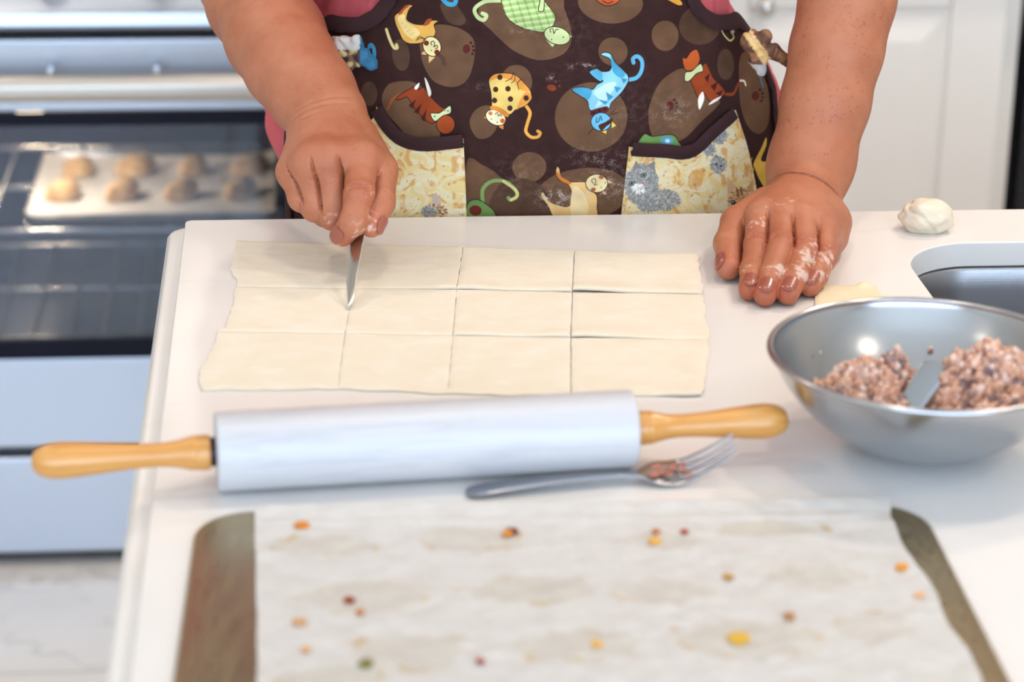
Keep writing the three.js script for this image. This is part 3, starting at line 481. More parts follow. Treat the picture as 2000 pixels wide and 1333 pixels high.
function netMesh(f, lo, hi, h) {
  const nx = Math.ceil((hi[0] - lo[0]) / h) + 1, ny = Math.ceil((hi[1] - lo[1]) / h) + 1, nz = Math.ceil((hi[2] - lo[2]) / h) + 1, B = 8, val = new Float32Array(nx * ny * nz), at = (i, j, k) => (k * ny + j) * nx + i;
  for (let bk = 0; bk < nz; bk += B) for (let bj = 0; bj < ny; bj += B) for (let bi = 0; bi < nx; bi += B) {
    const ek = Math.min(bk + B, nz), ej = Math.min(bj + B, ny), ei = Math.min(bi + B, nx), d = f(lo[0] + (bi + B / 2) * h, lo[1] + (bj + B / 2) * h, lo[2] + (bk + B / 2) * h), far = Math.abs(d) > B * h * 1.15;
    for (let k = bk; k < ek; k++) for (let j = bj; j < ej; j++) for (let i = bi; i < ei; i++) val[at(i, j, k)] = far ? d : f(lo[0] + i * h, lo[1] + j * h, lo[2] + k * h);
  }
  const id = new Int32Array(nx * ny * nz).fill(-1), pos = [], idx = [], E = [[0, 1], [0, 2], [0, 4], [1, 3], [1, 5], [2, 3], [2, 6], [3, 7], [4, 5], [4, 6], [5, 7], [6, 7]], c = new Float32Array(8);
  for (let k = 0; k < nz - 1; k++) for (let j = 0; j < ny - 1; j++) for (let i = 0; i < nx - 1; i++) {
    let m = 0; for (let q = 0; q < 8; q++) { c[q] = val[at(i + (q & 1), j + ((q >> 1) & 1), k + (q >> 2))]; if (c[q] < 0) m++; }
    if (!m || m === 8) continue;
    let sx = 0, sy = 0, sz = 0, n = 0;
    for (const [a, b] of E) if ((c[a] < 0) !== (c[b] < 0)) { const t = c[a] / (c[a] - c[b]); sx += (a & 1) + ((b & 1) - (a & 1)) * t; sy += ((a >> 1) & 1) + (((b >> 1) & 1) - ((a >> 1) & 1)) * t; sz += (a >> 2) + ((b >> 2) - (a >> 2)) * t; n++; }
    id[at(i, j, k)] = pos.length / 3; pos.push(lo[0] + (i + sx / n) * h, lo[1] + (j + sy / n) * h, lo[2] + (k + sz / n) * h);
  }
  const quad = (a, b, d, e, flip) => { if (a < 0 || b < 0 || d < 0 || e < 0) return; flip ? idx.push(a, d, b, a, e, d) : idx.push(a, b, d, a, d, e); };
  for (let k = 1; k < nz - 1; k++) for (let j = 1; j < ny - 1; j++) for (let i = 1; i < nx - 1; i++) {
    const v = val[at(i, j, k)] < 0;
    if (v !== val[at(i + 1, j, k)] < 0) quad(id[at(i, j - 1, k - 1)], id[at(i, j, k - 1)], id[at(i, j, k)], id[at(i, j - 1, k)], !v);
    if (v !== val[at(i, j + 1, k)] < 0) quad(id[at(i - 1, j, k - 1)], id[at(i - 1, j, k)], id[at(i, j, k)], id[at(i, j, k - 1)], !v);
    if (v !== val[at(i, j, k + 1)] < 0) quad(id[at(i - 1, j - 1, k)], id[at(i, j - 1, k)], id[at(i, j, k)], id[at(i - 1, j, k)], !v);
  }
  const nor = new Float32Array(pos.length), e = h * 0.6;
  for (let i = 0; i < pos.length; i += 3) {
    const x = pos[i], y = pos[i + 1], z = pos[i + 2], a = f(x + e, y, z) - f(x - e, y, z), b = f(x, y + e, z) - f(x, y - e, z), d = f(x, y, z + e) - f(x, y, z - e), l = Math.hypot(a, b, d) || 1;
    nor[i] = a / l; nor[i + 1] = b / l; nor[i + 2] = d / l;
  }
  const g = new THREE.BufferGeometry();
  g.setAttribute('position', new THREE.Float32BufferAttribute(pos, 3)); g.setAttribute('normal', new THREE.BufferAttribute(nor, 3)); g.setIndex(idx);
  return g;
}
// Paints vertex colours (sRGB in, linear stored) and gives uv in decimetres across the front of the body.
function paint(g, fn) {
  const p = g.attributes.position, n = g.attributes.normal, c = new Float32Array(p.count * 3), uv = new Float32Array(p.count * 2), k = new THREE.Color();
  for (let i = 0; i < p.count; i++) {
    const x = p.getX(i), y = p.getY(i), z = p.getZ(i), q = fn(x, y, z, n.getX(i), n.getY(i), n.getZ(i));
    k.setRGB(clamp(q[0], 0, 255) / 255, clamp(q[1], 0, 255) / 255, clamp(q[2], 0, 255) / 255, THREE.SRGBColorSpace); c[i * 3] = k.r; c[i * 3 + 1] = k.g; c[i * 3 + 2] = k.b;
    uv[i * 2] = x * 10; uv[i * 2 + 1] = (y - z) * 7;
  }
  g.setAttribute('color', new THREE.BufferAttribute(c, 3)); g.setAttribute('uv', new THREE.BufferAttribute(uv, 2)); return g;
}
// A crease: the skin sinks along a plane, near a centre.
function creased(f, list) {
  const C = list.map(([p, n, w, depth, c, R]) => { const l = Math.hypot(...n); return [p, n.map((q) => q / l), w, depth, c, R]; });
  return (x, y, z) => {
    let d = f(x, y, z); if (Math.abs(d) > 0.012) return d;
    for (const [p, n, w, depth, c, R] of C) {
      const dx = x - c[0], dy = y - c[1], dz = z - c[2], r2 = dx * dx + dy * dy + dz * dz; if (r2 > R * R) continue;
      const s = ((x - p[0]) * n[0] + (y - p[1]) * n[1] + (z - p[2]) * n[2]) / w; if (Math.abs(s) > 3) continue;
      d += depth * Math.exp(-s * s) * smooth(1, 0.55, Math.sqrt(r2) / R);
    }
    return d;
  };
}
const sub = (a, b) => a.map((x, i) => x - b[i]), plus = (a, b, t = 1) => a.map((x, i) => x + b[i] * t), lerp3 = (a, b, t) => a.map((x, i) => mix(x, b[i], t));
// knuckle lines: three creases across a finger joint on its back side
function knuckle(P, axis, back, r, depth = 0.0009) { const l = Math.hypot(...axis), t = axis.map((x) => x / l); return [-0.0032, 0, 0.0030].map((o, i) => [plus(P, t, o), plus(t, back, 0.10 * (i - 1)), 0.0009, depth * (i === 1 ? 1 : 0.8), plus(plus(P, t, o), back, r), r * 0.95]); }

// the cleft between two neighbouring fingers
function between(H, a, b, t, back, R, i) { const A = lerp3(H[a][i], H[a][i + 1], t), B = lerp3(H[b][0], H[b][1], t), m = lerp3(A, B, 0.5), ax = sub(H[b][1], H[b][0]), bk = up(m, ax, back), w = sub(A, B), l = Math.hypot(...bk) , al = plus(w, ax, -(w[0] * ax[0] + w[1] * ax[1] + w[2] * ax[2]) / (ax[0] ** 2 + ax[1] ** 2 + ax[2] ** 2)); return [m, al, 0.0010, back[1] > 0.5 ? 0.0030 : 0.0040, plus(m, bk, 0.008 / l), R]; }
// hand that holds the knife (left in the picture)
const HR = {
  index: [[0.0476, 0.9996, -0.172], [0.0449, 0.9858, -0.134], [0.0403, 0.970, -0.1215], [0.0322, 0.9582, -0.1255]],
  middle: [[0.0242, 1.0018, -0.168], [0.0255, 0.9655, -0.150], [0.0315, 0.953, -0.175], [0.036, 0.970, -0.186]],
  ring: [[0.0088, 0.9984, -0.172], [0.0125, 0.9695, -0.157], [0.020, 0.9565, -0.182], [0.026, 0.973, -0.192]],
  pinky: [[-0.0036, 0.990, -0.183], [0.0022, 0.9735, -0.167], [0.0112, 0.959, -0.188], [0.017, 0.972, -0.198]],
  thumb: [[0.0466, 1.0065, -0.215], [0.0622, 0.9915, -0.178], [0.0605, 0.976, -0.148], [0.0535, 0.9630, -0.1305]],
  wrist: [0.0245, 1.0155, -0.2455],
  arm: [[0.0245, 1.0155, -0.2455], [0.0112, 1.0273, -0.272], [-0.0041, 1.0405, -0.307], [-0.016, 1.0532, -0.347], [-0.031, 1.0690, -0.405], [-0.040, 1.080, -0.452]],
  upper: [[-0.040, 1.080, -0.452], [-0.025, 1.20, -0.450], [0.035, 1.365, -0.44]],
};
const HL = {
  index: [[0.3525, 0.956, -0.1665], [0.3437, 0.9435, -0.1314], [0.3349, 0.9335, -0.1025], [0.3278, 0.9285, -0.0738]],
  middle: [[0.3676, 0.958, -0.1622], [0.3588, 0.947, -0.117], [0.3462, 0.9355, -0.0848], [0.3374, 0.9287, -0.0615]],
  ring: [[0.3817, 0.956, -0.1545], [0.3760, 0.945, -0.1103], [0.3634, 0.9345, -0.0812], [0.3545, 0.9287, -0.0632]],
  pinky: [[0.3975, 0.949, -0.1455], [0.3908, 0.939, -0.1118], [0.3812, 0.932, -0.0918], [0.3742, 0.9280, -0.0795]],
  thumb: [[0.3640, 0.951, -0.2050], [0.3375, 0.9440, -0.1850], [0.3265, 0.9365, -0.1570], [0.3200, 0.9305, -0.1180]],
  wrist: [0.4015, 0.9525, -0.240],
  arm: [[0.4015, 0.9525, -0.240], [0.4055, 0.962, -0.2520], [0.411, 0.9733, -0.262], [0.4223, 1.0131, -0.280], [0.4329, 1.0518, -0.298], [0.443, 1.0884, -0.315], [0.4560, 1.141, -0.342]],
  upper: [[0.4560, 1.141, -0.342], [0.432, 1.26, -0.40], [0.372, 1.365, -0.435]],
};
function armField(H, rads, extra, mc, kPalm) {
  const palm = blend([...chain(H.arm, rads.arm), ...['index', 'middle', 'ring', 'pinky'].map((n) => bone(H.wrist, H[n][0], mc[0], mc[1])), ...extra, ...chain(H.upper, rads.upper)], kPalm);
  const fingers = ['index', 'middle', 'ring', 'pinky', 'thumb'].map((n) => [blend(chain(H[n], rads[n]), 0.004), H[n][1]]);
  return (x, y, z) => {
    const p = palm(x, y, z); let d = 1;
    if (p > 0.16) return p;
    for (const [f] of fingers) d = Math.min(d, f(x, y, z));
    return smin(p, d, 0.0042);
  };
}
const rightArm0 = armField(HR, { arm: [0.0295, 0.0325, 0.0355, 0.0385, 0.040, 0.039], upper: [0.041, 0.046, 0.052], index: [0.0128, 0.0112, 0.0099, 0.0087], middle: [0.0122, 0.0108, 0.0100, 0.0088], ring: [0.0118, 0.0104, 0.0096, 0.0085], pinky: [0.0114, 0.0095, 0.0088, 0.008], thumb: [0.0155, 0.0128, 0.0112, 0.0085] },
  [bone([0.030, 0.999, -0.235], [0.040, 0.988, -0.185], 0.018, 0.015), bone([0.012, 0.998, -0.235], [0.006, 0.985, -0.190], 0.018, 0.014), bone([0.042, 1.005, -0.222], [0.058, 0.993, -0.182], 0.017, 0.0135), bone([0.0242, 1.004, -0.167], [0.0242, 1.0045, -0.166], 0.0118, 0.0118), bone([0.0476, 1.0025, -0.171], [0.0476, 1.003, -0.170], 0.012, 0.012), bone([0.0095, 1.0015, -0.170], [0.0095, 1.0018, -0.169], 0.0112, 0.0112)], [0.019, 0.0128], 0.014);
// a direction square to t, nearest the hint
function up(P, t, hint) { const l = Math.hypot(...t), u = t.map((x) => x / l), d = hint[0] * u[0] + hint[1] * u[1] + hint[2] * u[2], q = plus(hint, u, -d), m = Math.hypot(...q); return q.map((x) => x / m); }
const CR = [];
{ const cam = [-0.1, 0.55, 0.83];
  for (const [n, j, r, d] of [['index', 1, 0.0112, 0.0026], ['index', 2, 0.0099, 0.0013], ['thumb', 2, 0.011, 0.0009]]) { const t = sub(HR[n][j + 1] ?? HR[n][j], HR[n][j - 1]); CR.push(...knuckle(HR[n][j], t, up(HR[n][j], t, n === 'thumb' ? [0.7, 0.3, 0.6] : cam), r, d)); }
  CR.push([[0.0126, 1.0245, -0.222], [-0.1815, 0.6934, -0.6973], 0.0014, 0.0010, [0.012, 1.035, -0.232], 0.036], [[0.0126, 1.0195, -0.217], [-0.16, 0.69, -0.70], 0.0013, 0.0008, [0.008, 1.03, -0.232], 0.033], [[0.0126, 1.0290, -0.226], [-0.20, 0.70, -0.68], 0.0013, 0.0007, [0.016, 1.04, -0.235], 0.032]); }
for (const [a, b, t, R] of [['index', 'middle', 0.55, 0.026], ['middle', 'ring', 0.5, 0.026], ['ring', 'pinky', 0.5, 0.022], ['thumb', 'index', 0.9, 0.024]]) CR.push(between(HR, a, b, t, [0, 0.1, 1], R, a === 'thumb' ? 1 : 0));
const rightArm = creased(rightArm0, CR);
const leftArm0 = armField(HL, { arm: [0.0285, 0.0305, 0.0318, 0.0338, 0.0355, 0.0368, 0.039], upper: [0.040, 0.046, 0.051], index: [0.0118, 0.0100, 0.0088, 0.0079], middle: [0.0122, 0.0106, 0.0093, 0.0084], ring: [0.0116, 0.0101, 0.0090, 0.0081], pinky: [0.0112, 0.0092, 0.0082, 0.0074], thumb: [0.0150, 0.0125, 0.0112, 0.0092] },
  [bone([0.385, 0.9405, -0.225], [0.363, 0.9425, -0.165], 0.019, 0.013), bone([0.408, 0.9385, -0.215], [0.4005, 0.9365, -0.155], 0.0185, 0.0125), bone([0.414, 0.9385, -0.196], [0.408, 0.9365, -0.170], 0.0155, 0.0125), bone([0.397, 0.9375, -0.21], [0.378, 0.9385, -0.155], 0.018, 0.0125), bone([0.372, 0.9415, -0.205], [0.346, 0.9415, -0.188], 0.017, 0.0125)], [0.0185, 0.0125], 0.013);
const CL = [];
for (const [n, j, r, d] of [['index', 1, 0.0100, 0.0024], ['middle', 1, 0.0106, 0.0026], ['ring', 1, 0.0101, 0.0026], ['pinky', 1, 0.0092, 0.0020], ['index', 2, 0.0088, 0.0007], ['middle', 2, 0.0093, 0.0007], ['ring', 2, 0.009, 0.0007]]) { const t = sub(HL[n][j + 1], HL[n][j - 1]); CL.push(...knuckle(HL[n][j], t, up(HL[n][j], t, [0, 1, 0.25]), r, d)); }
CL.push([[0.3952, 0.9653, -0.218], [0.4185, 0.6007, -0.6812], 0.0016, 0.0034, [0.397, 0.966, -0.222], 0.042], [[0.3952, 0.9695, -0.222], [0.40, 0.61, -0.68], 0.0012, 0.0006, [0.397, 0.972, -0.226], 0.034]);
for (const [a, b, t, R] of [['index', 'middle', 0.72, 0.024], ['middle', 'ring', 0.72, 0.024], ['ring', 'pinky', 0.72, 0.021]]) CL.push(between(HL, a, b, t, [0, 1, 0.1], R, 0));
const leftArm = creased(leftArm0, CL);

// torso: rows of [height, half width, half depth, centre z]
const PX = 0.197, SQ = 2.3;
const ROWS = [[0.40, 0.205, 0.13, -0.445], [0.75, 0.225, 0.137, -0.446], [0.90, 0.226, 0.136, -0.446], [0.96, 0.225, 0.134, -0.444], [1.0, 0.214, 0.131, -0.441], [1.035, 0.188, 0.128, -0.437], [1.065, 0.168, 0.126, -0.434], [1.10, 0.164, 0.127, -0.432], [1.20, 0.178, 0.133, -0.43], [1.30, 0.188, 0.122, -0.43], [1.42, 0.15, 0.10, -0.43]];
function rowAt(y) { let i = 1; while (i < ROWS.length - 1 && y > ROWS[i][0]) i++; const t = clamp((y - ROWS[i - 1][0]) / (ROWS[i][0] - ROWS[i - 1][0]), 0, 1); return [1, 2, 3].map((k) => mix(ROWS[i - 1][k], ROWS[i][k], t)); }
const torso = (o) => (x, y, z) => { const [a, b, cz] = rowAt(y), q = Math.pow(Math.pow(Math.abs(x - PX) / (a + o), SQ) + Math.pow(Math.abs(z - cz) / (b + o), SQ), 1 / SQ); return Math.max((q - 1) * (b + o), y - 1.40 - o + 0.6 * Math.abs(x - PX) - 0.02, 0.70 - y); };

const person = thing('person', 'person in a brown cat-print apron and pink top, cutting dough with a knife', 'person', [0, 0, 0]);
const FL = [];   // flour on the skin: centre, radius, strength
for (const [n, i, t, o, r, s] of [['ring', 1, 0.55, 0.007, 0.013, 1], ['ring', 2, 0.2, 0.007, 0.011, 1], ['ring', 1, 0.0, 0.006, 0.010, 0.8], ['middle', 2, 0.1, 0.006, 0.011, 0.95], ['middle', 3, 0, 0, 0.008, 0.5], ['pinky', 1, 0.5, 0.006, 0.012, 1], ['pinky', 2, 0.5, 0.006, 0.010, 0.9], ['index', 2, 0.4, -0.006, 0.008, 0.8], ['index', 0, 0.55, -0.003, 0.012, 0.55], ['ring', 3, 0, 0.003, 0.007, 0.8], ['thumb', 2, 0.7, 0, 0.009, 0.35], ['middle', 0, 0.1, 0, 0.016, 0.4]]) { const a = HL[n][i], b = HL[n][i + 1] ?? a, p = lerp3(a, b, t); FL.push([[p[0] + o, p[1] + 0.008, p[2] + 0.003], r, s]); }
for (const [p, r, s] of [[[0.043, 0.964, -0.112], 0.010, 0.7], [[0.0275, 0.9565, -0.122], 0.008, 0.75], [[0.0515, 0.969, -0.124], 0.009, 0.85], [[0.031, 0.955, -0.138], 0.009, 0.7], [[0.026, 0.965, -0.140], 0.010, 0.5], [[0.053, 0.985, -0.128], 0.008, 0.4]]) FL.push([p, r, s]);
const KN = [HR.index[1], HR.middle[0], HR.ring[0], HR.index[0], HL.index[1], HL.middle[1], HL.ring[1], HL.pinky[1]], TIPS = [HR.index[3], HR.thumb[3], HL.index[3], HL.middle[3], HL.ring[3], HL.pinky[3], HL.thumb[3]];
const near = (P, x, y, z, r) => Math.exp(-((x - P[0]) ** 2 + (y - P[1]) ** 2 + (z - P[2]) ** 2) / (r * r));
function skinTone(x, y, z) {
  const w = n3(x * 22, y * 22, z * 22), f = n3(x * 75, y * 75, z * 75), s = n3(x * 230, y * 230, z * 230);
  let c = [184 + 6 * w + 3 * f, 115 + 7 * w + 4 * f, 84 + 7 * w + 4 * f];
  for (const P of KN) { const k = near(P, x, y, z, 0.013); c = [c[0] - 8 * k, c[1] - 17 * k, c[2] - 13 * k]; }
  for (const P of TIPS) { const k = near(P, x, y, z, 0.011); c = [c[0] + 4 * k, c[1] - 10 * k, c[2] - 5 * k]; }
  const fr = smooth(0.62, 0.8, s) * smooth(-0.7, 0.3, n3(x * 30 + 5, y * 30, z * 30)) * (y > 0.985 ? 1 : 0.2) * (x > 0.2 ? 0.9 : 0.35); c = [c[0] - 26 * fr, c[1] - 25 * fr, c[2] - 19 * fr];
  let fl = 0; for (const [P, r, k] of FL) fl = Math.max(fl, k * near(P, x, y, z, r) * 1.25);
  if (fl > 0.05) { const m = smooth(0.5, 1.05, fl * 0.8 + 0.5 * n3(x * 150, y * 150, z * 150) + 0.25 * n3(x * 330, y * 330, z * 330)) * 0.72; c = c.map((q, i) => mix(q, [232, 216, 208][i], m)); }
  return c;
}
const skinBump = dataTex(512, 512, (u, v) => { const a = n2(u * 90, v * 90), b = n2(u * 45 + 20 * n2(u * 12, v * 12), v * 130); return 0.5 + 0.22 * a + 0.2 * b; });
const skin = phys({ vertexColors: true, roughness: 0.46, bumpMap: skinBump, bumpScale: 0.0004, specularIntensity: 0.8 });
{
  const handH = 0.0014;
  const parts = [netMesh(rightArm, [-0.10, 0.93, -0.52], [0.10, 1.44, -0.10], handH), netMesh(leftArm, [0.29, 0.905, -0.50], [0.52, 1.44, -0.045], handH)];
  // head, neck, trunk and legs
  const head = blend([bone([0.197, 1.53, -0.36], [0.197, 1.49, -0.335], 0.088, 0.066), bone([0.197, 1.535, -0.40], [0.197, 1.535, -0.40], 0.088, 0.088), bone([0.197, 1.50, -0.385], [0.197, 1.37, -0.43], 0.056, 0.060), bone([0.197, 1.455, -0.305], [0.197, 1.45, -0.30], 0.026, 0.022)], 0.035);
  const face = blend([bone([0.197, 1.522, -0.276], [0.197, 1.494, -0.262], 0.008, 0.0125), bone([0.187, 1.491, -0.272], [0.207, 1.491, -0.272], 0.009, 0.009), bone([0.18, 1.465, -0.278], [0.214, 1.465, -0.278], 0.0065, 0.0065), bone([0.165, 1.539, -0.281], [0.183, 1.543, -0.275], 0.009, 0.009), bone([0.211, 1.543, -0.275], [0.229, 1.539, -0.281], 0.009, 0.009), bone([0.107, 1.525, -0.375], [0.109, 1.49, -0.37], 0.014, 0.010), bone([0.287, 1.525, -0.375], [0.285, 1.49, -0.37], 0.014, 0.010)], 0.008);
  const legs = blend([bone([0.105, 0.78, -0.45], [0.105, 0.48, -0.44], 0.088, 0.062), bone([0.105, 0.48, -0.44], [0.105, 0.09, -0.455], 0.058, 0.036), bone([0.289, 0.78, -0.45], [0.289, 0.48, -0.44], 0.088, 0.062), bone([0.289, 0.48, -0.44], [0.289, 0.09, -0.455], 0.058, 0.036), bone([0.105, 0.06, -0.46], [0.095, 0.045, -0.34], 0.036, 0.028), bone([0.289, 0.06, -0.46], [0.299, 0.045, -0.34], 0.036, 0.028)], 0.02);
  const trunk = torso(-0.02), shoulders = bone([0.05, 1.355, -0.438], [0.345, 1.355, -0.438], 0.048, 0.048);
  parts.push(netMesh((x, y, z) => smin(smin(smin(smin(head(x, y, z), face(x, y, z), 0.012), trunk(x, y, z), 0.04), shoulders(x, y, z), 0.04), legs(x, y, z), 0.05), [-0.06, 0.0, -0.62], [0.46, 1.66, -0.23], 0.007));
  obj('body', paint(mergeGeometries(parts), (x, y, z) => skinTone(x, y, z)), skin, person);

  // finger nails
  const nailMat = phys({ color: rgb(158, 86, 70), roughness: 0.3, clearcoat: 0.4, clearcoatRoughness: 0.2 });
  const nail = (A, B, hint, rA, rB, len, wide, s0 = 0.45) => {
    const t = sub(B, A), l = Math.hypot(...t), u = t.map((x) => x / l), n = up(A, t, hint), s = [u[1] * n[2] - u[2] * n[1], u[2] * n[0] - u[0] * n[2], u[0] * n[1] - u[1] * n[0]];
    const geo = sheet(14, 14, (a, b) => {
      const q = l + 0.72 * rB - len * (1 - b), r = mix(rA, rB, clamp(q / l, 0, 1)), past = Math.max(0, q - l), rr = Math.sqrt(Math.max(r * r - past * past, r * r * 0.2));
      const w = wide * Math.pow(Math.max(0, 1 - Math.pow(Math.abs(2 * b - 1), 3.2)), 0.5) * (1 - 0.08 * b) + 1e-4, ang = (2 * a - 1) * w / r;
      const h = rr * Math.cos(ang) + 0.0008, o = rr * 0.99 * Math.sin(ang), P = plus(plus(plus(A, u, q), n, h), s, -o); return [...P, a, b];
    }, 0.0009);
    return geo;
  };
  const dir = [0, 1, 0.35];
  for (const [n, r0, r1, w] of [['index', 0.0088, 0.0079, 0.0054], ['middle', 0.0093, 0.0084, 0.0058], ['ring', 0.009, 0.0081, 0.0056], ['pinky', 0.0082, 0.0074, 0.0050]]) obj('fingernail', nail(HL[n][2], HL[n][3], dir, r0, r1, 0.0155, w), nailMat, person);
  obj('fingernail', nail(HL.thumb[2], HL.thumb[3], [-0.85, 0.5, 0.1], 0.0112, 0.0092, 0.015, 0.0072), nailMat, person);
  obj('fingernail', nail(HR.index[2], HR.index[3], [-0.45, 0.35, 0.8], 0.0099, 0.0087, 0.0135, 0.0062), nailMat, person);
  obj('fingernail', nail(HR.thumb[2], HR.thumb[3], [0.9, 0.12, 0.42], 0.0112, 0.0085, 0.014, 0.0062), nailMat, person);

  // hair, eyes
  const hairF = (x, y, z) => { const d = blend([bone([0.197, 1.56, -0.385], [0.197, 1.555, -0.41], 0.097, 0.099), bone([0.197, 1.52, -0.44], [0.197, 1.47, -0.455], 0.082, 0.06), bone([0.197, 1.555, -0.505], [0.197, 1.55, -0.52], 0.042, 0.042)], 0.03)(x, y, z) + 0.003 * n3(x * 18, y * 60, z * 60); return Math.max(d, 0.9 * (z + 0.325 - 0.25 * (y - 1.56)) + 0.25 * Math.max(0, 1.52 - y)); };
  obj('hair', netMesh(hairF, [0.08, 1.38, -0.58], [0.32, 1.68, -0.26], 0.006), std({ color: rgb(48, 36, 32), roughness: 0.5 }), person);
  for (const x of [0.171, 0.223]) { const e = obj('eye', new THREE.SphereGeometry(0.011, 20, 14), std({ color: rgb(60, 40, 32), roughness: 0.2 }), person); e.position.set(x, 1.529, -0.276); }

  // pink top with sleeves, trousers, shoes
  const sleeveR = blend([...chain(HR.upper, [0.056, 0.06, 0.066]), bone([0.0, 1.2, -0.452], [0.016, 1.078, -0.474], 0.03, 0.02)], 0.02), sleeveL = blend(chain([lerp3(HL.upper[0], HL.upper[1], 0.45), HL.upper[1], HL.upper[2]], [0.058, 0.06, 0.066]), 0.02), t0 = torso(0);
  const top = (x, y, z) => Math.max(smin(smin(t0(PX + (x - PX) * (1 + 0.08 * smooth(0.965, 0.9, y)), y, z), Math.max(sleeveR(x, y, z), Math.min((z + 0.452) * 0.9, 1.135 - y), 1.062 + 0.4 * Math.max(0, 0.01 - x) - y), 0.03), sleeveL(x, y, z), 0.03), 0.035 - Math.hypot(x - 0.197, (y - 1.43) * 1.1, z + 0.40)) + 0.0022 * n3(x * 14, y * 9, z * 14) + 0.0012 * n3(x * 30, y * 16, z * 30);
  const topG = netMesh(top, [-0.13, 0.68, -0.62], [0.54, 1.47, -0.24], 0.006); planar(topG); { const a = topG.attributes.uv; for (let i = 0; i < a.count; i++) a.setXY(i, a.getX(i) * 8, a.getY(i) * 8); }
  const weave = dataTex(256, 256, (u, v) => 0.5 + 0.25 * Math.sin(u * 6.2832 * 64) * Math.sin(v * 6.2832 * 64) + 0.2 * fbm(u * 12, v * 12, 3));
  obj('top', topG, std({ color: rgb(208, 94, 102), roughness: 0.9, bumpMap: weave, bumpScale: 0.0003 }), person);
  const tr = blend([bone([0.10, 0.80, -0.45], [0.104, 0.48, -0.445], 0.112, 0.08), bone([0.104, 0.48, -0.445], [0.104, 0.10, -0.455], 0.078, 0.062), bone([0.294, 0.80, -0.45], [0.29, 0.48, -0.445], 0.112, 0.08), bone([0.29, 0.48, -0.445], [0.29, 0.10, -0.455], 0.078, 0.062)], 0.02);
  obj('trousers', netMesh((x, y, z) => Math.max(tr(x, y, z), 0.09 - y, y - 0.84), [-0.06, 0.05, -0.62], [0.46, 0.90, -0.27], 0.009), std({ color: rgb(52, 52, 70), roughness: 0.9 }), person);
  for (const x of [0.10, 0.294]) obj('shoe', netMesh((a, b, c) => Math.max(blend([bone([x, 0.05, -0.47], [x, 0.045, -0.33], 0.046, 0.036)], 0.01)(a, b, c), 0.004 - b), [x - 0.07, -0.005, -0.55], [x + 0.07, 0.12, -0.26], 0.006), std({ color: rgb(60, 56, 58), roughness: 0.6 }), person);
}

// ---------------------------------------------------------------- apron
// A point of the apron cloth: s metres along the cloth from its middle, y up; o lifts it off the body.
function arcTable(y, o) {
  const [a, b, cz] = rowAt(y), T = [[0, PX, cz + b + o]]; let l = 0;
  for (let i = 1; i <= 90; i++) { const th = i / 90 * 1.56, x = PX + (a + o) * Math.pow(Math.sin(th), 2 / SQ), z = cz + (b + o) * Math.pow(Math.cos(th), 2 / SQ), q = T[i - 1]; l += Math.hypot(x - q[1], z - q[2]); T.push([l, x, z]); }
  return T;
}
const tables = new Map();
function cloth(s, y, o = 0.006) {
  const key = Math.round(y * 1000) + ' ' + o; if (!tables.has(key)) tables.set(key, arcTable(y, o));
  const T = tables.get(key), a = Math.abs(s); let i = 1; while (i < T.length - 1 && T[i][0] < a) i++;
  const t = clamp((a - T[i - 1][0]) / (T[i][0] - T[i - 1][0]), 0, 1.2), x = mix(T[i - 1][1], T[i][1], t);
  const fold = 0.0016 * n2(s * 16 + 3, y * 10) * smooth(0.01, 0.06, Math.abs(s) + 0.03) + 0.0022 * n2(s * 8, y * 26 + 9) * smooth(1.0, 1.08, y);
  return [s < 0 ? 2 * PX - x : x, y, mix(T[i - 1][2], T[i][2], t) + fold];
}
const SIDE = [[0.40, 0.225], [1.0, 0.225], [1.045, 0.222], [1.060, 0.206], [1.064, 0.182], [1.068, 0.160], [1.076, 0.145], [1.088, 0.134], [1.105, 0.127], [1.14, 0.121], [1.22, 0.118], [1.37, 0.112]];
const ext = (y) => { for (let i = 1; i < SIDE.length; i++) if (y <= SIDE[i][0]) return mix(SIDE[i - 1][1], SIDE[i][1], (y - SIDE[i - 1][0]) / (SIDE[i][0] - SIDE[i - 1][0])); return 0.112; };
// The print is laid out in units of its design; this turns them into metres on the cloth.
const QS = [-0.003356, 0.002337, -0.001533, 0.000508, 0.212305, 0.010818, -0.01273, 0.002436, -0.003988, -0.006098, 0.008721, 0.002235, -0.02255, -0.044387, 0.053827, 0.019382, -0.000136, 0.05797];
const QY = [1.008254, -0.106651, 7.2e-05, -0.001256, -0.001745, -0.001493, 0.000678, -0.000382, -0.004941, 0.009866, -0.011662, -0.002967, 0.002093, 0.001069, -0.002809, -0.019506, -0.001293, -0.004764];
function onCloth(px, py) {
  const X = (px - 1050) / 500, Y = (py - 200) / 250; let s = 0, y = 0, k = 0;
  for (let i = 0; i < 6; i++) for (let j = 0; j < 4; j++) if (i + j <= 5) { const b = X ** i * Y ** j; s += QS[k] * b; y += QY[k++] * b; }
  return [s, y];
}
const S0 = -0.26, SW = 0.52, Y0 = 0.80, YW = 0.32;
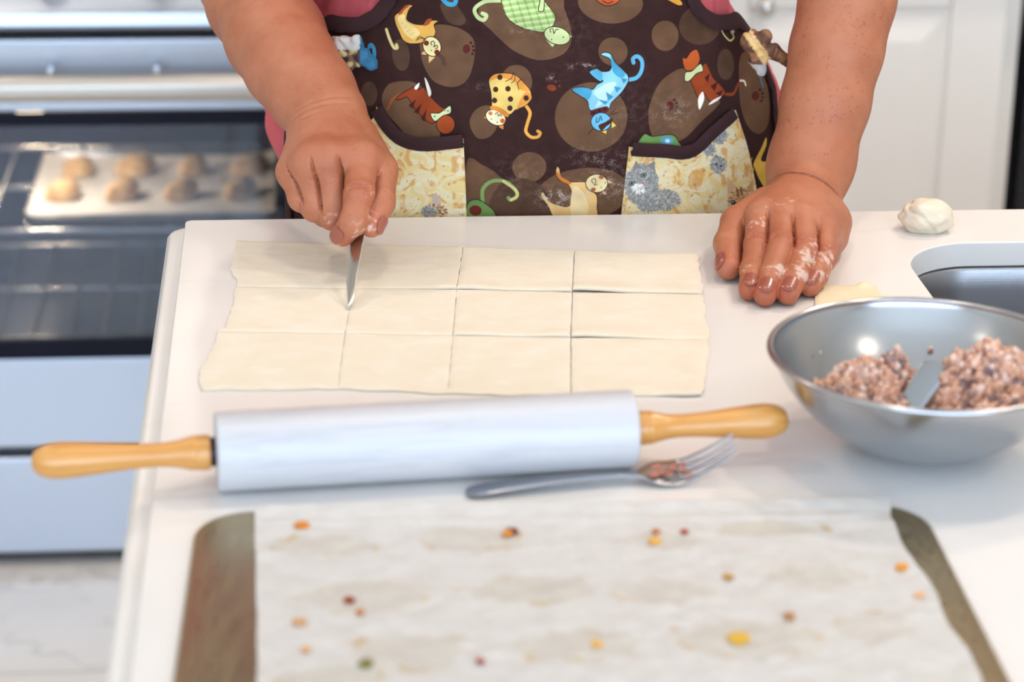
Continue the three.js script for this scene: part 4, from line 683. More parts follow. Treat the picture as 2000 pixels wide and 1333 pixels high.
function canvasPrint(w, h, y0, yw, draw) {
  const c = document.createElement('canvas'); c.width = w; c.height = h; const g = c.getContext('2d');
  const at = (p) => { const [s, y] = onCloth(p[0], p[1]); return [(s - S0) / SW * w, (y0 + yw - y) / yw * h]; };
  const path = (pts, closed = true) => {
    const q = pts.map(at), n = q.length; g.beginPath(); g.moveTo(...q[0]);
    for (let i = 0; i < (closed ? n : n - 1); i++) { const a = q[closed ? (i - 1 + n) % n : Math.max(0, i - 1)], b = q[i], d = q[(i + 1) % n], e = q[closed ? (i + 2) % n : Math.min(n - 1, i + 2)]; g.bezierCurveTo(b[0] + (d[0] - a[0]) / 6, b[1] + (d[1] - a[1]) / 6, d[0] - (e[0] - b[0]) / 6, d[1] - (e[1] - b[1]) / 6, d[0], d[1]); }
    if (closed) g.closePath();
  };
  const P = { g, at, w, h,
    fill: (pts, c1, line) => { path(pts); g.fillStyle = c1; g.fill(); if (line) { g.strokeStyle = line; g.lineWidth = 2.4; g.stroke(); } },
    poly: (pts, c1) => { g.beginPath(); pts.map(at).forEach((q, i) => (i ? g.lineTo(...q) : g.moveTo(...q))); g.closePath(); g.fillStyle = c1; g.fill(); },
    line: (pts, c1, width) => { path(pts, false); g.strokeStyle = c1; g.lineWidth = width * w / 1000; g.lineCap = 'round'; g.lineJoin = 'round'; g.stroke(); },
    oval: (x, y, rx, ry, c1, a = 0, line) => { const pts = []; for (let i = 0; i < 20; i++) { const t = i / 20 * 6.2832, u = rx * Math.cos(t), v = ry * Math.sin(t); pts.push([x + u * Math.cos(a) - v * Math.sin(a), y + u * Math.sin(a) + v * Math.cos(a)]); } P.fill(pts, c1, line); },
  };
  draw(P); const t = new THREE.CanvasTexture(c); t.colorSpace = THREE.SRGBColorSpace; return finish(t, [1, 1]);
}
const A3 = (l) => l.map(([x, y]) => [500 + x / 3.1, y / 3.1]), A4 = (l) => l.map(([x, y]) => [1050 + x / 3.1, y / 3.1]);
const printTex = canvasPrint(2048, 1260, Y0, YW, (P) => {
  const { g, fill, line, oval } = P, BASE = '#38211f', BLOB = '#6b4e39', dim = '#553c2e', ink = '#2a1a1c';
  g.fillStyle = BASE; g.fillRect(0, 0, P.w, P.h);
  fill(A3([[1000, 230], [1090, 150], [1220, 165], [1310, 230], [1325, 330], [1300, 450], [1250, 510], [1180, 525], [1080, 490], [1020, 400], [1000, 320]]), BLOB);
  fill(A3([[1110, 20], [1170, -10], [1230, 60], [1265, 120], [1230, 150], [1160, 130], [1120, 70]]), dim);
  oval(784, 108, 17, 31, dim, -0.15);
  fill([[932, 28], [960, 60], [985, 85], [1010, 103], [1050, 117], [1090, 110], [1112, 90], [1116, 60], [1105, 20], [1090, -10], [960, -16]], BLOB);
  fill(A3([[765, 600], [800, 520], [870, 495], [960, 500], [1040, 560], [1060, 680], [1110, 760], [1110, 850], [960, 860], [860, 760], [790, 680]]), BLOB);
  oval(722, 184, 16, 24, dim); oval(1008, 158, 30, 32, BLOB);
  fill(A3([[1300, 740], [1340, 660], [1420, 640], [1465, 720], [1450, 790], [1400, 835], [1340, 830]]), BLOB);
  oval(1033, 326, 32, 30, BLOB);
  fill(A3([[1285, 980], [1380, 1000], [1480, 1070], [1550, 1180], [1530, 1270], [1480, 1320], [1290, 1330]]), BLOB);
  oval(1137, 380, 92, 52, BLOB, -0.1); oval(1152, 228, 71, 68, BLOB); oval(1197, 100, 29, 28, BLOB); oval(1300, 70, 26, 30, BLOB); oval(1196, 6, 63, 39, BLOB); oval(1367, 48, 40, 41, dim, 0.5);
  fill(A4([[670, 700], [690, 600], [740, 500], [830, 430], [900, 420], [1000, 480], [1095, 600], [1090, 640], [1000, 740], [900, 840], [800, 870], [700, 830]]), BLOB);
  oval(1415, 125, 16, 30, dim);
  fill(A4([[1210, 400], [1240, 320], [1310, 330], [1350, 440], [1390, 600], [1390, 740], [1340, 810], [1270, 760], [1215, 600]]), BLOB);
  oval(1016, 408, 60, 60, dim, 0.2);
  // small paw prints
  for (const [x, y] of [[911, 95], [1310, 208], [1470, 186]]) { oval(x, y, 7, 9, '#5a2622'); for (const [a, b] of [[8, -12], [13, -5], [14, 3], [12, 10]]) oval(x + a, y + b, 2.4, 2.6, '#3a1c1c'); }
  oval(1075, 170, 9, 6, '#8a3b26', 0.3); for (const [a, b] of [[1075, 152], [1083, 158], [1090, 167], [1072, 147]]) oval(a, b, 2.5, 2.5, '#6a3a30');
  const whiskers = (l) => l.forEach((q) => line(q, ink, 0.9));
  // yellow cat with a curled body
  line(A3([[788, 178], [808, 235], [835, 288], [856, 292], [852, 274]]), '#e3d08c', 5.2);
  fill(A3([[838, 100], [868, 70], [905, 32], [945, 32], [925, 60], [912, 100], [915, 125], [960, 148], [1030, 150], [1060, 124], [1100, 126], [1075, 150], [1086, 190], [1075, 222], [1030, 244], [1000, 265], [930, 268], [890, 245], [868, 200], [845, 150]]), '#e2ad55', ink);
  fill(A3([[855, 110], [895, 90], [905, 130], [950, 160], [990, 200], [960, 240], [915, 220], [880, 170]]), '#edd08a'); fill(A3([[860, 85], [890, 45], [905, 30], [930, 28], [895, 62], [880, 85]]), '#a8512c');
  fill(A3([[1010, 155], [1035, 118], [1060, 115], [1050, 140], [1030, 155]]), '#a8512c'); for (let i = 0; i < 9; i++) oval(785 + i * 3.6, 46 + i * 3.3 + (i % 2) * 6, 1, 1, '#c89a50');
  P.poly(A3([[1003, 330], [1030, 300], [1035, 335]]), '#e6b07a'); P.poly(A3([[1050, 383], [1048, 335], [1088, 345]]), '#e6c080');
  oval(844, 91, 17, 20, '#efe3a4', -0.5, ink); oval(833, 85, 5, 5, '#7a2b1c'); oval(854, 102, 5, 5, '#7a2b1c');
  line(A3([[1065, 275], [1060, 258], [1075, 250], [1082, 268], [1078, 285], [1095, 275], [1100, 290], [1086, 296]]), ink, 1.1); oval(843, 99, 1, 1, ink); oval(852, 107, 1, 1, ink);
  whiskers([A3([[1030, 240], [990, 225], [975, 240]]), A3([[1025, 250], [1000, 232], [970, 250]]), A3([[1105, 325], [1140, 350], [1150, 395]]), A3([[1100, 330], [1130, 360], [1135, 390]])]);
  // green checked cat
  line([[977, 3], [945, 4], [925, 17], [930, 32], [942, 38], [948, 30], [940, 26]], '#c3d596', 6);
  const plaid = [[970, -30], [977, 2], [990, 35], [1020, 55], [1060, 63], [1080, 50], [1085, 32], [1075, 16], [1064, 2], [1062, -8], [1066, -30]];
  fill(plaid, '#b9d18a', ink); g.save(); g.clip(); for (let i = -3; i < 14; i++) { line([[950 + i * 16, -30], [985 + i * 16, 75]], 'rgba(110,158,70,.5)', 3.4); line([[950, -22 + i * 11], [1100, -42 + i * 11]], 'rgba(236,240,190,.5)', 2.6); line([[950, -16 + i * 11], [1100, -36 + i * 11]], 'rgba(110,158,70,.35)', 2.2); } g.restore();
  fill([[1052, 22], [1056, 4], [1058, -10], [1066, -10], [1065, 6], [1062, 22]], '#c8dc98', ink);
  P.poly([[1066, 78], [1078, 92], [1086, 84]], '#c3d596'); P.poly([[1105, 82], [1117, 72], [1110, 64]], '#d8dca0'); oval(1088, 70, 26, 17, '#cfdf9e', 0.25, ink); line([[1076, 64], [1074, 58], [1079, 56], [1081, 62], [1082, 66], [1086, 58], [1091, 58]], ink, 1.1); oval(1077, 78, 1.2, 1.2, ink); oval(1100, 73, 1.2, 1.2, ink);
  // spotted yellow cat
  line(A3([[1630, 635], [1655, 680], [1640, 740], [1630, 790], [1660, 825], [1700, 825], [1714, 802], [1700, 790]]), '#eaa84a', 5.2);
  fill(A3([[1412, 490], [1440, 450], [1500, 440], [1560, 448], [1600, 480], [1655, 540], [1660, 600], [1620, 640], [1570, 662], [1530, 690], [1440, 650], [1430, 620], [1425, 560]]), '#eccb74', ink);
  fill(A3([[1415, 488], [1440, 452], [1500, 442], [1560, 450], [1600, 480], [1655, 545], [1600, 540], [1560, 490], [1480, 470]]), '#e89b45'); fill(A3([[1620, 560], [1655, 560], [1660, 600], [1600, 645], [1575, 655]]), '#e89b45');
  whiskers([A3([[1510, 490], [1545, 470], [1555, 435]]), A3([[1545, 500], [1565, 480], [1562, 440]]), A3([[1590, 540], [1580, 500], [1605, 475]])]);
  for (const [x, y] of [[1477, 465], [1453, 540], [1447, 607], [1540, 597], [1537, 652], [1632, 590], [1525, 535]]) oval(500 + x / 3.1, y / 3.1, 5, 5.4, '#4c2a22');
  P.poly(A3([[1385, 715], [1400, 690], [1415, 720]]), '#e08c3c'); P.poly(A3([[1470, 765], [1500, 740], [1498, 780]]), '#e08c3c');
  oval(969, 229, 20, 14, '#f3ecc0', 0.45, ink); fill(A3([[1428, 640], [1470, 645], [1528, 682], [1518, 706], [1460, 672], [1424, 660]]), '#dd8a3a'); oval(959, 221, 4, 4, '#d07a40'); oval(982, 235, 4.5, 4.5, '#d0642c'); oval(961, 232, 1.1, 1.1, ink); oval(972, 238, 1.1, 1.1, ink); line(A3([[1450, 690], [1462, 680], [1470, 700], [1480, 690], [1488, 702]]), ink, 1);
  // striped blue cat
  line(A4([[540, 482], [595, 470], [628, 425], [632, 370], [605, 342], [577, 355], [580, 380]]), '#5fb0d4', 6.4);
  fill(A4([[305, 437], [350, 413], [380, 430], [430, 425], [442, 385], [428, 350], [380, 330], [402, 315], [440, 325], [462, 370], [490, 402], [530, 440], [546, 465], [540, 500], [500, 560], [440, 620], [415, 662], [312, 668], [292, 610], [250, 578], [205, 548], [213, 530], [268, 525], [322, 540], [352, 510], [388, 490], [366, 470], [355, 443]]), '#8ed0ec', ink);
  fill(A4([[360, 600], [330, 560], [380, 520], [420, 500], [470, 500], [440, 560], [390, 620], [340, 650]]), '#c8ecf8'); fill(A4([[206, 545], [215, 530], [268, 527], [318, 545], [300, 600], [262, 580]]), '#4aa3c8'); fill(A4([[440, 330], [462, 375], [525, 440], [500, 470], [450, 430]]), '#4aa3c8'); fill(A4([[310, 437], [350, 418], [385, 440], [375, 490]]), '#5fb4d8');
  for (const q of [[[500, 470], [540, 480], [515, 505]], [[455, 520], [500, 530], [470, 560]], [[405, 555], [450, 585], [420, 610]], [[355, 600], [420, 615], [400, 635]]]) P.poly(A4(q), '#3d97bd');
  fill(A4([[312, 672], [360, 655], [415, 645], [412, 680], [360, 690], [318, 700]]), '#5a2420'); for (const [x, y] of [[330, 682], [365, 670], [398, 662]]) oval(1050 + x / 3.1, y / 3.1, 2, 2, '#2c1414');
  P.poly(A4([[440, 735], [468, 760], [440, 775]]), '#e7c44e'); P.poly(A4([[375, 795], [410, 790], [405, 812]]), '#e7c44e'); oval(1171, 238, 20, 18, '#6cbce0', 0, ink); fill(A4([[360, 760], [400, 740], [443, 712], [440, 740], [400, 770], [375, 790]]), '#4c2420'); line(A4([[350, 715], [345, 740], [360, 735], [372, 705], [380, 730]]), ink, 1.1); line(A4([[378, 792], [445, 722]]), ink, 1.4);
  whiskers([A4([[430, 690], [470, 655]]), A4([[435, 695], [480, 680]]), A4([[325, 780], [295, 812]])]);
  // rust cats with pale bows
  line(A4([[1125, 565], [1175, 565], [1200, 515], [1222, 480], [1242, 490], [1246, 512]]), '#8a3f22', 5); line(A4([[1215, 485], [1238, 488], [1246, 512]]), '#f0e6d2', 3.5);
  fill(A4([[930, 480], [975, 430], [1010, 385], [1028, 400], [1060, 470], [1110, 520], [1132, 560], [1110, 582], [1050, 618], [1005, 565], [985, 640], [975, 600], [950, 540]]), '#93401f', ink); for (const q of [[[1010, 470], [1040, 440], [1030, 500]], [[1045, 520], [1085, 490], [1070, 550]], [[1075, 560], [1118, 540], [1100, 580]]]) P.poly(A4(q), '#4a1f18');
  fill(A4([[975, 600], [1000, 555], [1010, 600], [985, 665]]), '#f3ece0'); fill(A4([[1038, 635], [1060, 605], [1108, 578], [1090, 605]]), '#f3ece0');
  fill(A4([[880, 352], [902, 355], [930, 318], [962, 303], [978, 330], [982, 370], [950, 420], [905, 430], [885, 400]]), '#c05a2a', ink); fill(A4([[893, 488], [898, 440], [935, 432], [985, 388], [1000, 430], [962, 448], [920, 492]]), '#cddaa4', ink);
  line(A3([[880, 575], [830, 605], [800, 665]]), '#a4562c', 4); fill(A3([[850, 600], [900, 560], [960, 528], [995, 505], [988, 545], [1020, 530], [1060, 580], [1120, 640], [1150, 660], [1130, 700], [1090, 742], [1060, 745], [1010, 705], [955, 640], [920, 590], [875, 605]]), '#93401f', ink);
  for (const q of [[[930, 640], [975, 600], [955, 660]], [[960, 680], [1010, 625], [990, 690]], [[1005, 720], [1040, 660], [1030, 740]]]) P.poly(A3(q), '#4a1f18'); fill(A3([[1026, 475], [1042, 490], [1068, 560], [1052, 580]]), '#f3ece0'); fill(A3([[965, 530], [995, 502], [990, 530], [975, 545]]), '#f3ece0');
  oval(873, 243, 18, 19, '#a84c24', 0, ink); fill(A3([[1065, 688], [1120, 682], [1180, 638], [1186, 682], [1140, 700], [1092, 735]]), '#d3deae', ink); for (const [x, y] of [[1090, 705], [1150, 665], [1170, 670]]) oval(500 + x / 3.1, y / 3.1, 2, 2, '#7f9660');
  // pale orange cat at the bottom, green tail, blue tail, other scraps of cats
  fill(A4([[110, 1008], [125, 1020], [135, 1060], [180, 1098], [280, 1100], [300, 1140], [350, 1180], [355, 1250], [340, 1330], [120, 1330], [60, 1250], [18, 1190], [30, 1163], [70, 1220], [150, 1250], [190, 1240], [200, 1180], [180, 1120], [130, 1092], [104, 1050]]), '#e9bf7c', ink); fill(A4([[104, 1050], [130, 1090], [180, 1115], [195, 1105], [140, 1070], [115, 1040]]), '#cf7a35'); fill(A4([[210, 1130], [280, 1180], [300, 1290], [200, 1300]]), '#f0d6a0');
  P.poly(A4([[410, 1085], [455, 1110], [412, 1112]]), '#e8c080'); P.poly(A4([[380, 1150], [415, 1175], [395, 1180]]), '#e8b080'); oval(1163, 358, 22, 18, '#efd9a0', 0.1, ink); oval(1172, 346, 5, 4, '#a86a4a'); oval(1156, 370, 5, 4, '#a05a3a'); line(A4([[330, 1110], [318, 1090], [335, 1080], [345, 1100], [335, 1120], [355, 1115]]), ink, 1.1); oval(1172, 366, 1.2, 1.2, ink); oval(1180, 357, 1.2, 1.2, ink);
  line(A3([[1378, 1230], [1378, 1150], [1430, 1100], [1510, 1100], [1570, 1150], [1580, 1190], [1545, 1212], [1530, 1200]]), '#7fa05c', 6); line(A3([[1500, 1098], [1570, 1150], [1580, 1190], [1545, 1212]]), '#d8d088', 4.6); fill(A3([[1285, 1240], [1340, 1210], [1400, 1240], [1450, 1290], [1440, 1340], [1290, 1340]]), '#6f9050', ink); oval(930, 412, 12, 10, '#6a2a1e');
  line(A3([[650, 300], [660, 350], [690, 372], [716, 350], [716, 300], [700, 275], [688, 285]]), '#3f8fb8', 6.6); line(A3([[1120, -8], [1150, 20], [1185, 25], [1200, 5], [1195, -20]]), '#3f9cc8', 7);
  fill(A4([[375, -10], [380, 15], [430, 38], [495, 20], [505, -10]]), '#c25a30', ink); line(A4([[410, 12], [440, 25], [470, 12]]), ink, 1.2); fill(A4([[780, -10], [800, 5], [850, 30], [872, 20], [850, -10]]), '#e2a040', ink);
  fill(A4([[1310, 990], [1350, 900], [1378, 828], [1382, 880], [1355, 970], [1402, 980], [1398, 1040], [1370, 1130], [1340, 1090], [1318, 1030]]), '#e6b84e', ink); line(A4([[1300, 960], [1290, 1000], [1310, 1030]]), '#d88a3a', 3);
  fill(A4([[608, 860], [650, 815], [700, 832], [820, 820], [862, 862], [862, 900], [608, 900]]), '#6f9a52', ink); oval(1305, 276, 13, 8, '#5ea6c8'); oval(1306, 277, 5, 4, '#d8e8ee'); line(A4([[1110, 150], [1120, 200], [1160, 245], [1190, 225], [1180, 205]]), '#c9cf86', 3); oval(1432, 62, 5, 4, '#d8b8b0');
  line(A4([[1315, 410], [1330, 450], [1345, 520]]), '#3d86b0', 4);
  // the print goes on below the pockets
  g.drawImage(g.canvas, 0, 24, 1348, 400, 700, 856, 1348, 400); g.drawImage(g.canvas, 1348, 24, 700, 400, 0, 856, 700, 400);
  // flour
  const im = g.getImageData(0, 0, P.w, P.h), d = im.data, spots = [[1135, 129, 26, 6, 1], [1075, 150, 14, 8, .6], [1195, 370, 70, 22, .5], [1090, 385, 40, 18, .7], [1150, 310, 60, 10, .4], [1320, 220, 34, 26, .45], [1120, 290, 16, 5, .5], [940, 170, 30, 8, .35], [1020, 60, 40, 10, .25], [890, 300, 18, 14, .5], [1230, 220, 60, 60, .16], [1110, 60, 60, 40, .14], [1010, 340, 60, 40, .22], [1190, 330, 50, 40, .3], [1075, 390, 22, 14, .6]].map(([x, y, rx, ry, k]) => { const [a, b] = P.at([x, y]); return [a, b, rx * 2048 / 1180, ry * 2048 / 1180, k]; });
  for (let y = 0; y < P.h; y++) for (let x = 0; x < P.w; x++) {
    let f = 0.02; for (const [a, b, rx, ry, k] of spots) { const q = ((x - a) / rx) ** 2 + ((y - b) / ry) ** 2; if (q < 4) f += k * Math.exp(-q * 1.2); }
    const o = (y * P.w + x) * 4, n = n2(x * 0.11, y * 0.13) * 0.5 + 0.5 * n2(x * 0.028, y * 0.035), k = clamp(f * smooth(-0.25, 0.75, n) * 0.85, 0, 0.8), w = 1 + 0.05 * Math.sin(x * 1.6) * Math.sin(y * 1.6) + 0.07 * n2(x * 0.012, y * 0.012);
    for (let c = 0; c < 3; c++) d[o + c] = clamp(mix(d[o + c] * w, [228, 224, 226][c], k), 0, 255);
  }
  g.putImageData(im, 0, 0);
});
const pocketTex = canvasPrint(1536, 650, 0.80, 0.22, (P) => {
  const { g, fill, oval, line } = P, im = g.createImageData(P.w, P.h), d = im.data;
  for (let y = 0; y < P.h; y++) for (let x = 0; x < P.w; x++) {
    const o = (y * P.w + x) * 4, w = n2(x * 0.012, y * 0.012), a = fbm(x * 0.017 + w, y * 0.017 + 4, 4), b = fbm(x * 0.022 + 30, y * 0.022 + w * 0.6, 4), s = n2(x * 0.11 + 6 * w, y * 0.035 + 6 * a), or = smooth(0.12, 0.42, b), ye = smooth(-0.25, 0.35, a), br = smooth(0.42, 0.6, fbm(x * 0.03 + 80, y * 0.03, 3));
    let c = [238 + 6 * s, 226 + 8 * s, 190 + 12 * s]; c = c.map((q, i) => mix(q, [234, 206, 132][i], ye * 0.75)); c = c.map((q, i) => mix(q, [212, 140, 62][i], or * 0.6)); c = c.map((q, i) => mix(q, [128, 66, 36][i], br * 0.4));
    d[o] = c[0]; d[o + 1] = c[1]; d[o + 2] = c[2]; d[o + 3] = 255;
  }
  g.putImageData(im, 0, 0);
  const fur = (x, y, rx, ry, cols, n, len) => { for (let i = 0; i < n; i++) { const a = rnd() * 6.2832, r = Math.sqrt(rnd()), px = x + rx * r * Math.cos(a), py = y + ry * r * Math.sin(a), q = a + (rnd() - 0.5) * 1.2; line([[px, py], [px + len * Math.cos(q), py + len * Math.sin(q)]], cols[Math.floor(rnd() * cols.length)], 1.1 + rnd()); } };
  const greys = ['#8f9190', '#a9aaa8', '#7d7f82', '#c4c3bd', '#9a9a96'];
  // two grey kittens, a small grey one, a tan one and the ear of another
  oval(1252, 358, 33, 38, '#9a9a98', 0.2); fur(1252, 358, 32, 38, greys, 700, 4); P.poly([[1232, 330], [1240, 312], [1252, 326]], '#8a8684'); P.poly([[1262, 322], [1278, 312], [1280, 334]], '#8a8684');
  for (const [x, y] of [[1232, 356], [1256, 340]]) { oval(x, y, 6.5, 4.6, '#3a3c3e', -0.3); oval(x, y, 4.6, 3.4, '#8fa08c', -0.3); oval(x, y, 2, 2.4, '#1c1c1e'); } P.poly([[1247, 358], [1256, 352], [1254, 362]], '#b8766a'); fur(1246, 366, 11, 6, ['#eae6de', '#ffffff'], 60, 5); line([[1252, 362], [1250, 368]], '#4a4446', 1);
  oval(1300, 388, 28, 18, '#a4a29c', -0.3); fur(1300, 388, 28, 18, greys, 340, 4); oval(1270, 400, 24, 10, '#8b8c8e'); fur(1270, 400, 24, 10, greys, 200, 3.5);
  oval(1405, 320, 14, 15, '#8f9294', 0.3); fur(1405, 320, 14, 15, greys, 180, 3); P.poly([[1396, 306], [1400, 298], [1406, 306]], '#7c7f82'); oval(1401, 318, 2, 2, '#222426'); oval(1410, 322, 2, 2, '#222426'); oval(1388, 290, 10, 12, '#8f9294', 0.3); fur(1388, 290, 10, 12, greys, 120, 3); oval(1405, 262, 14, 16, '#8d9694', 0.4); fur(1405, 262, 14, 16, greys, 140, 3);
  const tans = ['#c79a62', '#e2c092', '#a8743e', '#f0dcb8', '#8a5a30']; P.poly([[1420, 380], [1421, 342], [1440, 366]], '#d9b48c'); P.poly([[1455, 364], [1468, 352], [1468, 384]], '#c99a6c'); oval(1444, 392, 22, 28, '#c99c66'); fur(1444, 392, 22, 28, tans, 400, 3.5); line([[1438, 366], [1440, 380]], '#7a4a28', 3); line([[1446, 364], [1447, 378]], '#7a4a28', 3); for (const [x, y] of [[1430, 392], [1448, 394]]) { oval(x, y, 4.6, 4.8, '#1e1e24'); oval(x - 1, y - 1, 1.3, 1.3, '#e8eef2'); } oval(1440, 404, 3.4, 2.6, '#c77e6e');
  P.poly([[846, 410], [846, 384], [853, 374], [864, 398]], '#c9b6b0'); fur(850, 412, 24, 12, tans.concat(['#5a4634']), 200, 3.5); oval(838, 412, 14, 8, '#8a8078'); fur(838, 412, 14, 9, greys, 90, 3);
});
{
  const bump = dataTex(256, 256, (u, v) => 0.5 + 0.3 * Math.sin(u * 6.2832 * 90) * Math.sin(v * 6.2832 * 60) + 0.2 * fbm(u * 10, v * 10, 3), [4, 4]);
  const fabric = phys({ specularIntensity: 0.3, map: printTex, roughness: 0.78, bumpMap: bump, bumpScale: 0.00015 }), trimMat = phys({ specularIntensity: 0.4, color: rgb(62, 40, 43), roughness: 0.8, bumpMap: bump, bumpScale: 0.0003 });
  const uvOf = (s, y) => [(s - S0) / SW, (y - Y0) / YW];
  const apron = obj('apron', sheet(120, 190, (u, v) => { const y = v < 0.45 ? mix(0.46, 1.04, v / 0.45) : v < 0.85 ? mix(1.04, 1.11, (v - 0.45) / 0.4) : mix(1.11, 1.37, (v - 0.85) / 0.15), s = (2 * u - 1) * ext(y); return [...cloth(s, y), ...uvOf(s, y)]; }, 0.0012), fabric, person);
  // a band of folded cloth along a line on the apron
  const strip = (pts, wide, lift = 0.0085, thick = 0.0025) => { const c = new THREE.CatmullRomCurve3(pts.map(([s, y]) => V(s, y, 0)), false, 'centripetal'), n = 60; return sheet(n, 6, (u, v) => { const p = c.getPoint(u), t = c.getTangent(u), o = (0.5 - v) * wide, s = p.x + t.y * o, y = p.y - t.x * o, q = cloth(s, y, lift); q[2] += 0.0018 * (1 - (2 * v - 1) ** 2) + 0.0006 * n2(u * 30, v * 2); return [...q, u * 3, v * 0.1]; }, thick); };
  const arm = SIDE.slice(2).map(([y, s]) => [s - 0.004, y - 0.004]);
  obj('armhole_binding', strip(arm, 0.012), trimMat, apron); const mir = (l) => l.map(([s, y]) => [-s, y]).reverse(); obj('armhole_binding', strip(mir(arm), 0.012), trimMat, apron);
  const edge = [[0.2215, 0.60], [0.2215, 0.8], [0.2215, 0.95], [0.2215, 1.0], [0.2185, 1.045]]; obj('edge_binding', strip(edge, 0.008), trimMat, apron); obj('edge_binding', strip(mir(edge), 0.008), trimMat, apron);
  obj('neck_strap', tube([[-0.09, 1.365], [-0.075, 1.40], [-0.07, 1.43]].map(([x, y]) => V(PX + x, y, -0.33 - (y - 1.365) * 1.1)).concat([V(PX - 0.055, 1.445, -0.46), V(PX, 1.44, -0.50), V(PX + 0.055, 1.445, -0.46)], [[0.07, 1.43], [0.075, 1.40], [0.09, 1.365]].map(([x, y]) => V(PX + x, y, -0.33 - (y - 1.365) * 1.1))), 0.008, 60, 8), trimMat, apron);
  // pockets of another print with a bound top
  const pockets = [
    { top: [[735, 207], [757, 242], [778, 262], [800, 272], [830, 277], [905, 269]], inner: [905, 911] },
    { top: [[1232, 285], [1260, 288], [1300, 290], [1340, 292], [1362, 284], [1395, 252], [1432, 213]], outer: [1432, 1476] }];
  pockets.forEach(({ top }, k) => {
    const L = top.map(([x, y]) => onCloth(x, y)), right = k === 1, sIn = right ? 0.0665 : -0.0605, sOut = right ? 0.1985 : -0.195;
    const topAt = (s) => { for (let i = 1; i < L.length; i++) if (s <= L[i][0]) return mix(L[i - 1][1], L[i][1], clamp((s - L[i - 1][0]) / (L[i][0] - L[i - 1][0]), 0, 1)); return L[L.length - 1][1]; };
    const sT0 = L[0][0], sT1 = L[L.length - 1][0], s0b = right ? sIn : sOut, s1b = right ? sOut : sIn;
    const pg = sheet(60, 40, (u, v) => { const e = v * v * (3 - 2 * v), y0 = 0.82, st = mix(sT0, sT1, u), sb = mix(s0b, s1b, u), yt = topAt(st), q = clamp(((mix(y0, yt, v)) - 0.905) / 0.09, 0, 1), s = mix(sb, st, Math.pow(q, 1.25)), y = mix(y0, yt, v), c = cloth(s, y, 0.0088); c[2] += 0.003 * Math.exp(-Math.pow((u - 0.5) / 0.4, 2)) * e; return [...c, (s - S0) / SW, (y - 0.80) / 0.22]; }, 0.0012);
    const pk = obj('pocket', pg, std({ map: pocketTex, roughness: 0.8, bumpMap: bump, bumpScale: 0.00015 }), apron); tag(pk, right ? 'cream pocket with grey and tan kittens' : 'cream and orange pocket beside the knife hand');
    const dn = L.map(([s, y]) => [s, y - 0.001]); obj('pocket_binding', strip(dn, 0.0115, 0.0125, 0.003), trimMat, pk);
  });
  // knotted ties at the waist
  const tie = (c, d, tails) => { const knot = blend([bone([c[0] - 0.006, c[1] + 0.004, c[2]], [c[0] + 0.007, c[1] - 0.003, c[2] + 0.003], 0.0095, 0.0085), bone([c[0] - 0.003, c[1] - 0.010, c[2] + 0.003], [c[0] + 0.004, c[1] + 0.010, c[2] + 0.006], 0.0065, 0.0055), ...tails.map(([a, b, r]) => bone(plus(c, a), plus(c, b), r, r * 0.75))], 0.003), f = creased((x, y, z) => knot(x, y, z) + 0.0009 * n3(x * 120, y * 120, z * 120), [[c, [0.7, 0.6, 0.1], 0.0014, 0.002, c, 0.02], [plus(c, [0.006, 0, 0]), [0.5, -0.7, 0.2], 0.0014, 0.002, c, 0.02]]); return netMesh(f, plus(c, [-0.045, -0.045, -0.04]), plus(c, [0.045, 0.045, 0.04]), 0.0014); };
  const tieMat = std({ vertexColors: true, roughness: 0.85 }), cR = [0.3735, 1.050, -0.318], cL = [0.0440, 1.047, -0.322];
  obj('apron_tie', paint(tie(cR, 1, [[[0.010, -0.002, 0.002], [0.026, -0.014, -0.002], 0.006], [[-0.002, -0.008, 0.004], [0.002, -0.019, 0.004], 0.006], [[0.0, 0.0, -0.004], [0.010, -0.002, -0.03], 0.007]]), (x, y, z) => { const b = n3(x * 70, y * 70 + 4, z * 70), t = x - cR[0] + (y - cR[1]) * 0.7; return y < cR[1] - 0.0125 && x < cR[0] + 0.006 ? [188, 184, 180] : Math.abs(t + 0.002) < 0.0045 ? [226, 188, 128] : b > 0.1 ? [150, 104, 72] : [104, 70, 52]; }), tieMat, apron);
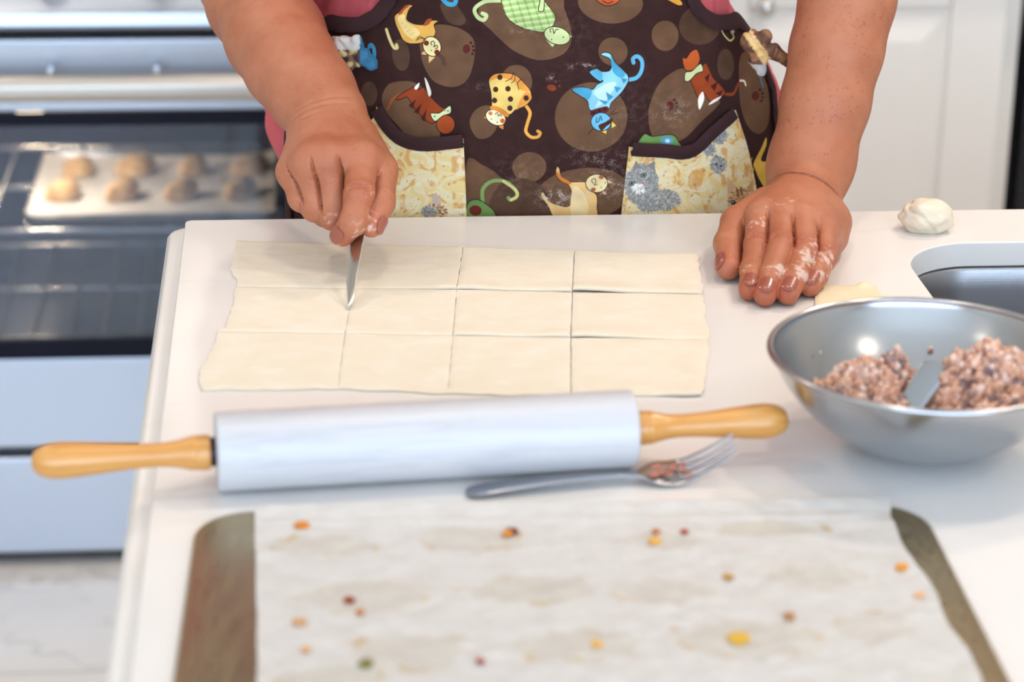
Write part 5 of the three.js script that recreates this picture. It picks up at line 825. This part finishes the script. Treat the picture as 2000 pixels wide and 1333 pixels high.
  obj('apron_tie', paint(tie(cL, -1, [[[0.006, 0, 0.002], [0.016, -0.010, 0.002], 0.0075], [[-0.006, -0.004, 0], [-0.016, -0.02, 0], 0.007], [[0, 0.002, -0.004], [-0.012, 0.0, -0.03], 0.007]]), (x, y, z) => { const b = n3(x * 90, y * 90 + 4, z * 90), t = x - cL[0]; return t > 0.007 ? [48, 112, 150] : y > cL[1] + 0.004 ? [190, 186, 182] : b > 0.2 ? [196, 178, 128] : b > -0.15 ? [122, 92, 74] : [70, 54, 56]; }), tieMat, apron);
}

// ---------------------------------------------------------------- knife in the hand
{
  const tip = V(0.0346, 0.9232, -0.0625), neck = V(0.0400, 0.9525, -0.1290), end = V(0.0465, 0.986, -0.2055), ax = neck.clone().sub(tip).normalize(), s0 = V(0.72, 0.62, 0.3), side = s0.addScaledVector(ax, -s0.dot(ax)).normalize(), nn = ax.clone().cross(side).normalize();
  const L = tip.distanceTo(neck), R = [], t = thing('table_knife', 'thin steel table knife held by the hand, its tip cutting the dough', 'knife');
  const profW = (q) => 0.0152 * Math.pow(q, 0.45);
  for (let i = 0; i <= 40; i++) { const q = i / 40, w = Math.max(0.0006, profW(q)), c = tip.clone().lerp(neck, q), r = []; for (let k = 0; k < 16; k++) { const a = k / 16 * 6.2832, x = Math.cos(a), o = (x * 0.5 + 0.5) * w - 0.004 * clamp(q / 0.4, 0, 1), th = 0.0016 * (0.2 + 0.8 * (0.5 - 0.5 * x)); r.push(c.clone().addScaledVector(side, o).addScaledVector(nn, th * Math.sin(a))); } R.push(r); }
  const kn = std({ color: rgb(205, 203, 200), metalness: 1, roughness: 0.24 });
  obj('blade', loft(R), kn, t);
  const H = []; for (let i = 0; i <= 20; i++) { const q = i / 20, w = mix(0.0042, 0.0068, smooth(0, 0.8, q)) * (q > 0.93 ? Math.sqrt(Math.max(0.05, 1 - ((q - 0.93) / 0.07) ** 2)) : 1), c = neck.clone().lerp(end, q), r = []; for (let k = 0; k < 16; k++) { const a = k / 16 * 6.2832; r.push(c.clone().addScaledVector(side, w * Math.cos(a)).addScaledVector(nn, 0.0034 * Math.sin(a))); } H.push(r); }
  obj('knife_handle', loft(H), kn, t);
}

scene.traverse((o) => { if (o.isMesh) o.castShadow = o.receiveShadow = true; if (o.isSpotLight || o.isPointLight) o.castShadow = true; });
renderer.render(scene, camera);
